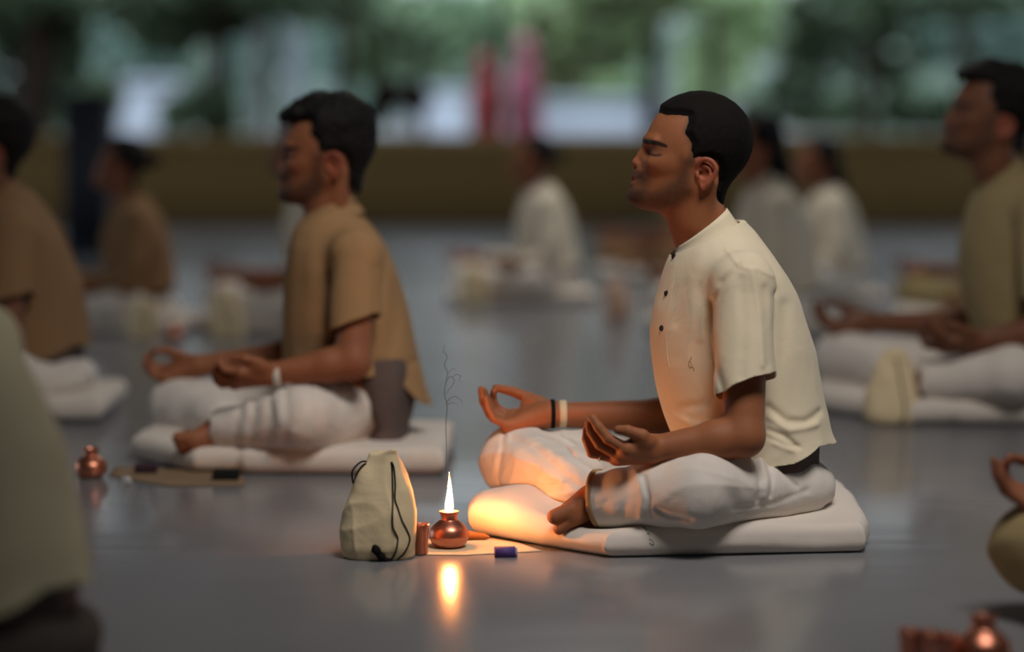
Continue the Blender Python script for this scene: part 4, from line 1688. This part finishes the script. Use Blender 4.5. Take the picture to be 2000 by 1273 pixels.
p = onfloor(178, 932)
copper_pot(p, 'round copper pot on the floor at the left edge', False, .98)
copper_pot(onfloor(1921, 1303), 'round copper pot in the bottom right corner', False, 1.12)
copper_pot(onfloor(340, 662), 'small copper pot seen above the far hand of the bearded man', False, .85)
V, Q = tumbler_mesh()
TM = mesh_data('copper_tumbler', V, [Q], COPPER)
for px, py, lab in ((1776, 1308, 'left copper tumbler at the bottom right edge'), (1815, 1312, 'copper tumbler at the bottom edge between the left tumbler and the stub'),
                    (1852, 1306, 'copper tumbler right beside the corner copper pot')):
    o = link('copper_tumbler', TM, None, onfloor(px, py))
    k = 1.08 if px < 1840 else .95
    o.scale = (k, k, k)
    tag(o, lab, 'tumbler', 'copper tumblers')
Z0 = (0, 0, 0)
slab('cloth_sheet', [fl(212, 930, Z0), fl(330, 950, Z0), fl(480, 948, Z0), fl(470, 925, Z0), fl(330, 915, Z0), fl(225, 912, Z0)], .0004, .002, mat('brown_sheet', lin(138, 116, 92), .9, nscale=20, namp=.1),
     'brown cloth sheet on the floor in front of the bearded man', 'cloth', wave=.0008)


def small_block(name, px, py, wpx, hpx, dep, m, label, cat):
    c = onfloor(px, py)
    s = F / c[1]
    w_, h_ = wpx / s, hpx / s
    V, Q = box((-w_ / 2, 0, 0), (w_ / 2, dep, h_), min(h_, dep) * .18)
    return tag(obj(name, V, [Q], m, None, c + np.array([0, 0, .0042])), label, cat)


small_block('matchbox', 284, 927, 44, 18, .03, mat('dark_purple_card', lin(60, 38, 52), .6), 'dark purple matchbox left of the bearded man, beside his mat', 'matchbox')
small_block('pouch', 440, 940, 52, 18, .04, mat('black_cloth', lin(30, 34, 36), .9), 'small black pouch on the brown sheet under the mat edge', 'pouch')
# clear glass bead that catches the light
c = onfloor(246, 946)
V, Q = lathe(smooth_path([(.0004, 0), (.011, .001), (.0135, .008), (.012, .016), (.006, .020), (.0004, .021)], 4), 32)
gm = mat('clear_glass', (.9, .93, .95, 1), .05, spec=.8)
gm.node_tree.nodes['Principled BSDF'].inputs['Transmission Weight'].default_value = .7
tag(obj('glass_dish', V, [Q], gm, None, c), 'tiny glinting glass piece on the floor near the left copper pot', 'glass')

# dark round cushion and strap in the near left corner
cs = 1330
O = seat(-8, cs, 1)
cf = Field()
cf.add('u', lambda P: (lambda q: np.sqrt(np.maximum(q[0], 0) ** 2 + np.maximum(q[1], 0) ** 2) + np.minimum(np.maximum(q[0], q[1]), 0) - .03)((np.linalg.norm(P[:, :2], axis=1) - .17 + .03, np.abs(P[:, 2] - .058) - .028)), (-.2, -.2, 0), (.2, .2, .13))
cw = waves(88, 30, 6)
cf.disp(lambda P: .002 * cw(P) * sstep(.005, .03, P[:, 2]), (-1, -1, -1), (1, 1, 1))
V, Q = polygonize(cf, .006)
cu = thing('floor_cushion', 'dark grey round cushion in the bottom left corner under the person in pale shirt', 'cushion', O + np.array([-.015, 0, 0]))
obj('cover', V, [Q], DARKCLOTH, cu)
V, Fq = tube([(-.02, -.168, .10), (.05, -.17, .095), (.10, -.150, .07), (.13, -.125, .03), (.14, -.112, .008)], .006, 8, 6)
tag(obj('strap', V, Fq, BLACK, cu), 'black strap')

# tall dark cabinet at the far left
d = dground(492)
O = np.array([(173 - 1000) * d / F, d, 0])
cab = thing('cabinet', 'tall narrow navy blue cabinet standing behind the woman with the hair bun', 'cabinet', O)
NAVY = mat('navy_laminate', lin(34, 38, 52), .7)
V, Q = box((-.145, -.12, 0), (.145, .12, 1.0), .01)
obj('body', V, [Q], NAVY, cab)
V, Q = box((-.30, -.15, 1.0), (.16, .15, 1.045), .01)
obj('top', V, [Q], mat('black_laminate', lin(24, 22, 24), .6), cab)
V, Q = box((-.125, -.128, .06), (.125, -.12, .95), 0)
obj('door', V, [Q], NAVY, cab, smooth=False)


# ------------------------------------------------------------------ outside: trees, shrubs, posts, people
def leaf_mesh(name, blobs, n, size, material, seed):
    r = np.random.RandomState(seed)
    vol = np.array([b[1][0] * b[1][1] * b[1][2] for b in blobs]) ** .67
    cnt = np.maximum((n * vol / vol.sum()).astype(int), 8)
    C = []
    for (c, rad), k in zip(blobs, cnt):
        u = r.normal(size=(k, 3))
        u /= np.linalg.norm(u, axis=1)[:, None]
        u *= r.uniform(.35, 1, (k, 1)) ** .5
        C.append(np.array(c) + u * np.array(rad))
    C = np.concatenate(C)
    k = len(C)
    a = r.normal(size=(k, 3))
    a /= np.linalg.norm(a, axis=1)[:, None]
    b = np.cross(a, r.normal(size=(k, 3)))
    b /= np.linalg.norm(b, axis=1)[:, None]
    s = size * r.uniform(.6, 1.4, (k, 1))
    nrm = np.cross(a, b)
    V = np.stack([C - a * s, C + b * s * .45 + nrm * s * .12, C + a * s, C - b * s * .45 + nrm * s * .12], 1).reshape(-1, 3)
    Q = np.arange(4 * k).reshape(k, 4)
    return mesh_data(name, V, [Q], material, smooth=False)


def leaf_mat(name, c):
    m = mat(name, c, .6, nscale=2.5, namp=.35, spec=.3)
    return m


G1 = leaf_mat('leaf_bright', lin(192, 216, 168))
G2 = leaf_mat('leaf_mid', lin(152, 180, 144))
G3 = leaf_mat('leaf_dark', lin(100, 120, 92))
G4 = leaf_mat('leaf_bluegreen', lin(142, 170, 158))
BARK = mat('bark', lin(58, 46, 38), .95, nscale=8, namp=.25, bump=.6, bscale=20)


def wpx(px, py, d):
    return W(px, py, d)


def tree(px, d, rad, crown, m, label, n=1600, size=.13, seed=1, h=4.5, lean=0.0, bark=None):
    O = np.array([(px - 1000) * d / F, d, -.05])
    t = thing('tree', label, 'tree', O, group='trees beyond the parapet')
    V, Fq = tube([(0, 0, 0), (lean * .3, 0, h * .3), (lean * .7, .05, h * .7), (lean, 0, h)], [rad * 1.25, rad, rad * .9, rad * .5], 10, 6)
    obj('trunk', V, Fq, bark or BARK, t)
    bl = []
    for (cx, cy, rx, ry, dd) in crown:
        c = wpx(cx, cy, d + dd) - O
        k = (d + dd) / F
        bl.append((c, (rx * k, max(rx * k * .7, .25), ry * k)))
        V, Fq = tube([(lean * .7, .05, h * .7), ((c[0] + lean) * .5, c[1] * .5, (c[2] + h * .7) * .5), c], [rad * .35, rad * .22, rad * .1], 6, 4)
        obj('branch', V, Fq, bark or BARK, t)
    link('foliage', leaf_mesh('foliage', bl, n, size, m, seed), t)
    return t


tree(1272, 24.5, .085, [(1180, 70, 90, 70, .6), (1090, 120, 80, 60, 1.2), (1230, -20, 150, 60, -.3), (1130, 20, 120, 50, 1)], G1, 'tree with dark trunk above the forehead of the man in front, bright green leaves', 2600, .11, 1)
tree(1695, 27, .075, [(1600, 90, 80, 80, .6), (1650, 20, 130, 60, .2), (1560, 170, 60, 50, 1), (1740, 110, 60, 70, 1), (1800, 0, 110, 40, 0), (1940, -5, 110, 40, .4)], G3, 'dark leaved tree with dark trunk left of the curly haired man', 1500, .12, 2)
tree(672, 26, .085, [(760, 60, 70, 50, .8), (640, -10, 120, 60, .4), (730, 120, 50, 50, 1.4)], G2, 'tree with brown trunk above the head of the bearded man', 1200, .12, 3)
tree(430, 24.5, .10, [(400, 20, 130, 60, .4), (320, 60, 80, 50, .9), (450, -20, 150, 60, .2), (390, 210, 40, 40, 1), (300, 0, 120, 36, 0), (560, -5, 120, 34, 0)], G3, 'tree with thick dark trunk between the hair bun and the bearded man', 1500, .12, 4)
tree(62, 26, .17, [(70, 40, 110, 90, .5), (120, 110, 60, 70, 1), (0, 150, 60, 90, .8), (170, 0, 120, 34, 0), (20, -5, 120, 50, 0)], G3, 'broad dark trunk tree at the left edge', 1700, .12, 5, lean=.2)
tree(1395, 33, .07, [(1400, 120, 70, 70, .5), (1450, 60, 90, 60, 1), (1370, 190, 50, 30, .6), (1400, -10, 140, 34, 0)], G1, 'bright green tree right behind the cropped head', 1500, .13, 6)
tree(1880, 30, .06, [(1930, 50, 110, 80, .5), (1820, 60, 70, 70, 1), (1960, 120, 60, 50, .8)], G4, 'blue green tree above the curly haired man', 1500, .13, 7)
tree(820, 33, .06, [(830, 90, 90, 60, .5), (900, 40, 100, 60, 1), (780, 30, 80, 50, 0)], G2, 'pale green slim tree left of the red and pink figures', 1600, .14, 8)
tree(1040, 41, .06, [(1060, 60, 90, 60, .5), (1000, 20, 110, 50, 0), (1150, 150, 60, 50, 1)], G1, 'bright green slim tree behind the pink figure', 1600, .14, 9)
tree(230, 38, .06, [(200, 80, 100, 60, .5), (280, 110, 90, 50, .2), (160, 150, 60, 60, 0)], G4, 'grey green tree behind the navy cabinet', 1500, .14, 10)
tree(530, 40, .06, [(540, 60, 90, 80, .5), (490, 130, 60, 80, .2), (610, 110, 60, 60, .2)], G4, 'grey green tree left of the brown trunk tree', 1000, .14, 11)


def shrub(px, d, crown, m, label, n=700, size=.12, seed=1):
    O = np.array([(px - 1000) * d / F, d, -.05])
    t = thing('shrub', label, 'shrub', O, group='shrubs beyond the parapet')
    V, Fq = tube([(0, 0, 0), (.02, 0, .4), (0, 0, .9)], [.03, .025, .01], 6, 4)
    obj('stem', V, Fq, BARK, t)
    bl = []
    for cx, cy, rx, ry in crown:
        k = d / F
        bl.append((wpx(cx, cy, d) - O, (rx * k, rx * k * .8, ry * k)))
    link('foliage', leaf_mesh('foliage', bl, n, size, m, seed), t)


shrub(785, 25, [(760, 185, 36, 26), (808, 190, 30, 34), (738, 205, 20, 40)], mat('leaf_brown', lin(66, 48, 42), .8, nscale=3, namp=.2), 'dark brown shrub right above the bearded man', 600, .08, 21)
shrub(440, 23, [(440, 215, 22, 45), (425, 245, 30, 30)], G3, 'small green shrub left of the bearded man', 400, .07, 22)
shrub(1600, 31, [(1590, 225, 70, 30), (1500, 215, 60, 35), (1650, 215, 40, 40)], G3, 'low dark shrub right of the cropped head', 900, .10, 23)
shrub(1780, 29, [(1770, 215, 60, 40), (1830, 220, 50, 35)], G3, 'low dark shrub left of the curly haired man', 800, .10, 24)
shrub(330, 30, [(350, 225, 40, 40), (200, 190, 40, 50), (150, 220, 50, 50)], G3, 'low dark green shrub behind the woman with the hair bun', 900, .10, 25)
shrub(1215, 45, [(1180, 175, 90, 28), (1100, 178, 60, 26), (1240, 160, 40, 30)], G2, 'mid green hedge shrub left of the forehead of the man in front', 900, .14, 26)
shrub(660, 45, [(620, 225, 50, 40), (700, 215, 40, 40)], G4, 'grey green shrub behind the hair of the bearded man', 700, .14, 27)


def post(px, d, wpx_, m, label, name='post', cat='post', h=4.6):
    O = np.array([(px - 1000) * d / F, d, -.05])
    r = wpx_ * d / F / 2
    t = thing(name, label, cat, O, group='posts beyond the parapet')
    V, Q = box((-r, -r, 0), (r, r, h), min(r * .2, .02))
    obj('shaft', V, [Q], m, t)
    V, Q = box((-r * 1.5, -r * 1.5, 0), (r * 1.5, r * 1.5, .12))
    obj('footing', V, [Q], m, t, smooth=False)


post(976, 23, 20, mat('dark_metal', lin(46, 40, 38), .6), 'dark post between the red and the pink figures')
post(576, 29, 34, mat('pale_concrete', lin(158, 164, 172), .85), 'pale grey post above the face of the bearded man')
post(1517, 30, 12, mat('pale_concrete', lin(158, 164, 172), .85), 'thin pale post right of the cropped head')
post(1922, 34, 34, mat('pale_concrete', lin(158, 164, 172), .85), 'pale grey post above the hair of the curly haired man')
post(500, 33, 26, mat('grey_concrete', lin(108, 110, 110), .85), 'grey post left of the face of the bearded man')

# low white walls and a pale outbuilding, far beyond the parapet
LIME = mat('limewash', lin(206, 214, 228), .85, nscale=.6, namp=.06)


def far_block(name, x0, x1, y0, y1, d, m, label, cat, dep=.4, roof=False):
    k = d / F
    a, b = W(x0, y1, d), W(x1, y0, d)
    O = np.array([(a[0] + b[0]) / 2, d, -.05])
    t = thing(name, label, cat, O)
    wv = (b[0] - a[0]) / 2
    V, Q = box((-wv, 0, 0), (wv, dep, b[2] + .05))
    obj('wall', V, [Q], m, t, smooth=False)
    V, Q = box((-wv - .06, -.06, b[2] + .05), (wv + .06, dep + .06, b[2] + .17))
    obj('coping', V, [Q], m, t, smooth=False)
    return t


far_block('garden_wall', 1060, 1262, 205, 300, 36, LIME, 'low white garden wall left of the forehead of the man in front', 'wall')
far_block('garden_wall', 828, 912, 185, 300, 40, LIME, 'low white garden wall left of the red figure', 'wall')
far_block('outbuilding', 232, 318, 168, 300, 34, LIME, 'small white outbuilding above the woman with the hair bun', 'building', 1.5)
far_block('outbuilding', 1300, 1480, 200, 300, 48, mat('grey_plaster', lin(150, 152, 156), .9), 'low grey outbuilding hidden behind the cropped head', 'building', 2)
V, Q = lathe(smooth_path([(.001, 0), (.13, .0), (.17, .08), (.175, .2), (.15, .30), (.09, .35), (.001, .36)], 4), 32)
V[:, 2] *= 2.1
tag(obj('boulder', V, [Q], mat('pale_lilac_stone', lin(186, 184, 206), .8, nscale=4, namp=.1), None, np.array([(778 - 1000) * 24.2 / F, 24.2, -.05])), 'pale lilac rounded stone under the dark brown shrub', 'stone')
V, Q = lathe(smooth_path([(.001, 0), (.13, .0), (.17, .08), (.175, .2), (.15, .30), (.09, .35), (.001, .36)], 4), 32)

# distant tree line
r = np.random.RandomState(5)
bl = []
for i in range(46):
    px = -300 + i * 56 + r.uniform(-20, 20)
    py = r.uniform(40, 150)
    bl.append((W(px, py, 70 + r.uniform(-4, 6)), (.9 + r.uniform(0, .6), 1.0, 1.1 + r.uniform(0, .8))))
for i in range(40):
    px = -300 + i * 66 + r.uniform(-20, 20)
    bl.append((W(px, r.uniform(190, 232), 62), (.8, .8, r.uniform(.35, .7))))
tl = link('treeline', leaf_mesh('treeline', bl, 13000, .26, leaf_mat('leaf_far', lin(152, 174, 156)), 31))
tag(tl, 'hazy distant line of trees behind everything', 'trees', kind='stuff')


# two people standing outside
def standing(px, d, top_py, width_px, cloth, label, scarf=None):
    O = np.array([(px - 1000) * d / F, d, -.05])
    H = W(px, top_py, d)[2] + .05
    k = H / 1.7
    hw = width_px * d / F / 2
    t = thing('person', label, 'person', O, group='people standing outside')
    b = Field()
    b.ell((0, 0, 1.58 * k), (.085 * k, .095 * k, .115 * k), .03)
    b.ell((-.075 * k, 0, 1.56 * k), (.02 * k, .018 * k, .03 * k), .02)
    b.cone((0, 0, 1.38 * k), (0, 0, 1.5 * k), .055 * k, .05 * k, .03)
    b.cone((0, 0, .85 * k), (0, 0, 1.32 * k), .11 * k, .12 * k, .05)
    for s in (1, -1):
        b.chain([(0, s * .15 * k, 1.36 * k), (.03 * k, s * .21 * k, 1.1 * k), (-.05 * k, s * .20 * k, .86 * k), (-.07 * k, s * .19 * k, .77 * k)], [.05 * k, .042 * k, .032 * k, .026 * k], .03)
        b.chain([(0, s * .08 * k, .85 * k), (-.01, s * .09 * k, .47 * k), (.01, s * .09 * k, .06 * k), (-.12 * k, s * .1 * k, .03 * k)], [.085 * k, .06 * k, .042 * k, .03 * k], .03)
    V, Q = polygonize(b, .014)
    C = np.tile(np.array([*S_(110, 70, 52), 1]), (len(V), 1))
    obj('body', V, [Q], None, t, colors=C).data.materials.append(SKIN)
    g = Field()
    g.loft(np.array([.12, .3, .6, .85, 1.0, 1.2, 1.34, 1.42]) * k, -np.array([.9, .85, .75, .6, .55, .6, .5, .3]) * hw, np.array([.9, .88, .8, .7, .6, .62, .55, .35]) * hw,
           np.array([.30, .28, .24, .20, .18, .19, .19, .12]) * k, .02)
    for s in (1, -1):
        g.cone((0, s * .16 * k, 1.34 * k), (.02, s * .22 * k, 1.08 * k), .07 * k, .06 * k, .03)
    wv = waves(int(px), 16, 6, (1, 1, .15))
    g.disp(lambda P: .012 * wv(P), (-1, -1, 0), (1, 1, 2))
    V, Q = polygonize(g, .016)
    obj('dress', V, [Q], cloth, t)
    s = Field()
    s.ell((.02 * k, 0, 1.60 * k), (.105 * k, .112 * k, .13 * k), .02)
    s.cone((.05 * k, 0, 1.5 * k), (.09 * k, 0, 1.1 * k), .09 * k, .11 * k, .05)
    s.add('s', lambda P: (np.linalg.norm((P - np.array([-.12 * k, 0, 1.56 * k])) / k, axis=1) - .085) * k, (-.25, -.15, 1.3), (0, .15, 1.8), .02)
    V, Q = polygonize(s, .014)
    obj('headscarf', V, [Q], scarf or cloth, t)


PINK = mat('pink_cloth', lin(226, 130, 158), .85)
RED = mat('red_cloth', lin(196, 84, 92), .85)
standing(1022, 25, 74, 104, PINK, 'person in pink dress and headscarf standing outside behind the parapet', mat('pale_pink_cloth', lin(236, 150, 176), .85))
standing(942, 26, 108, 78, RED, 'person in red dress and headscarf standing outside behind the parapet')
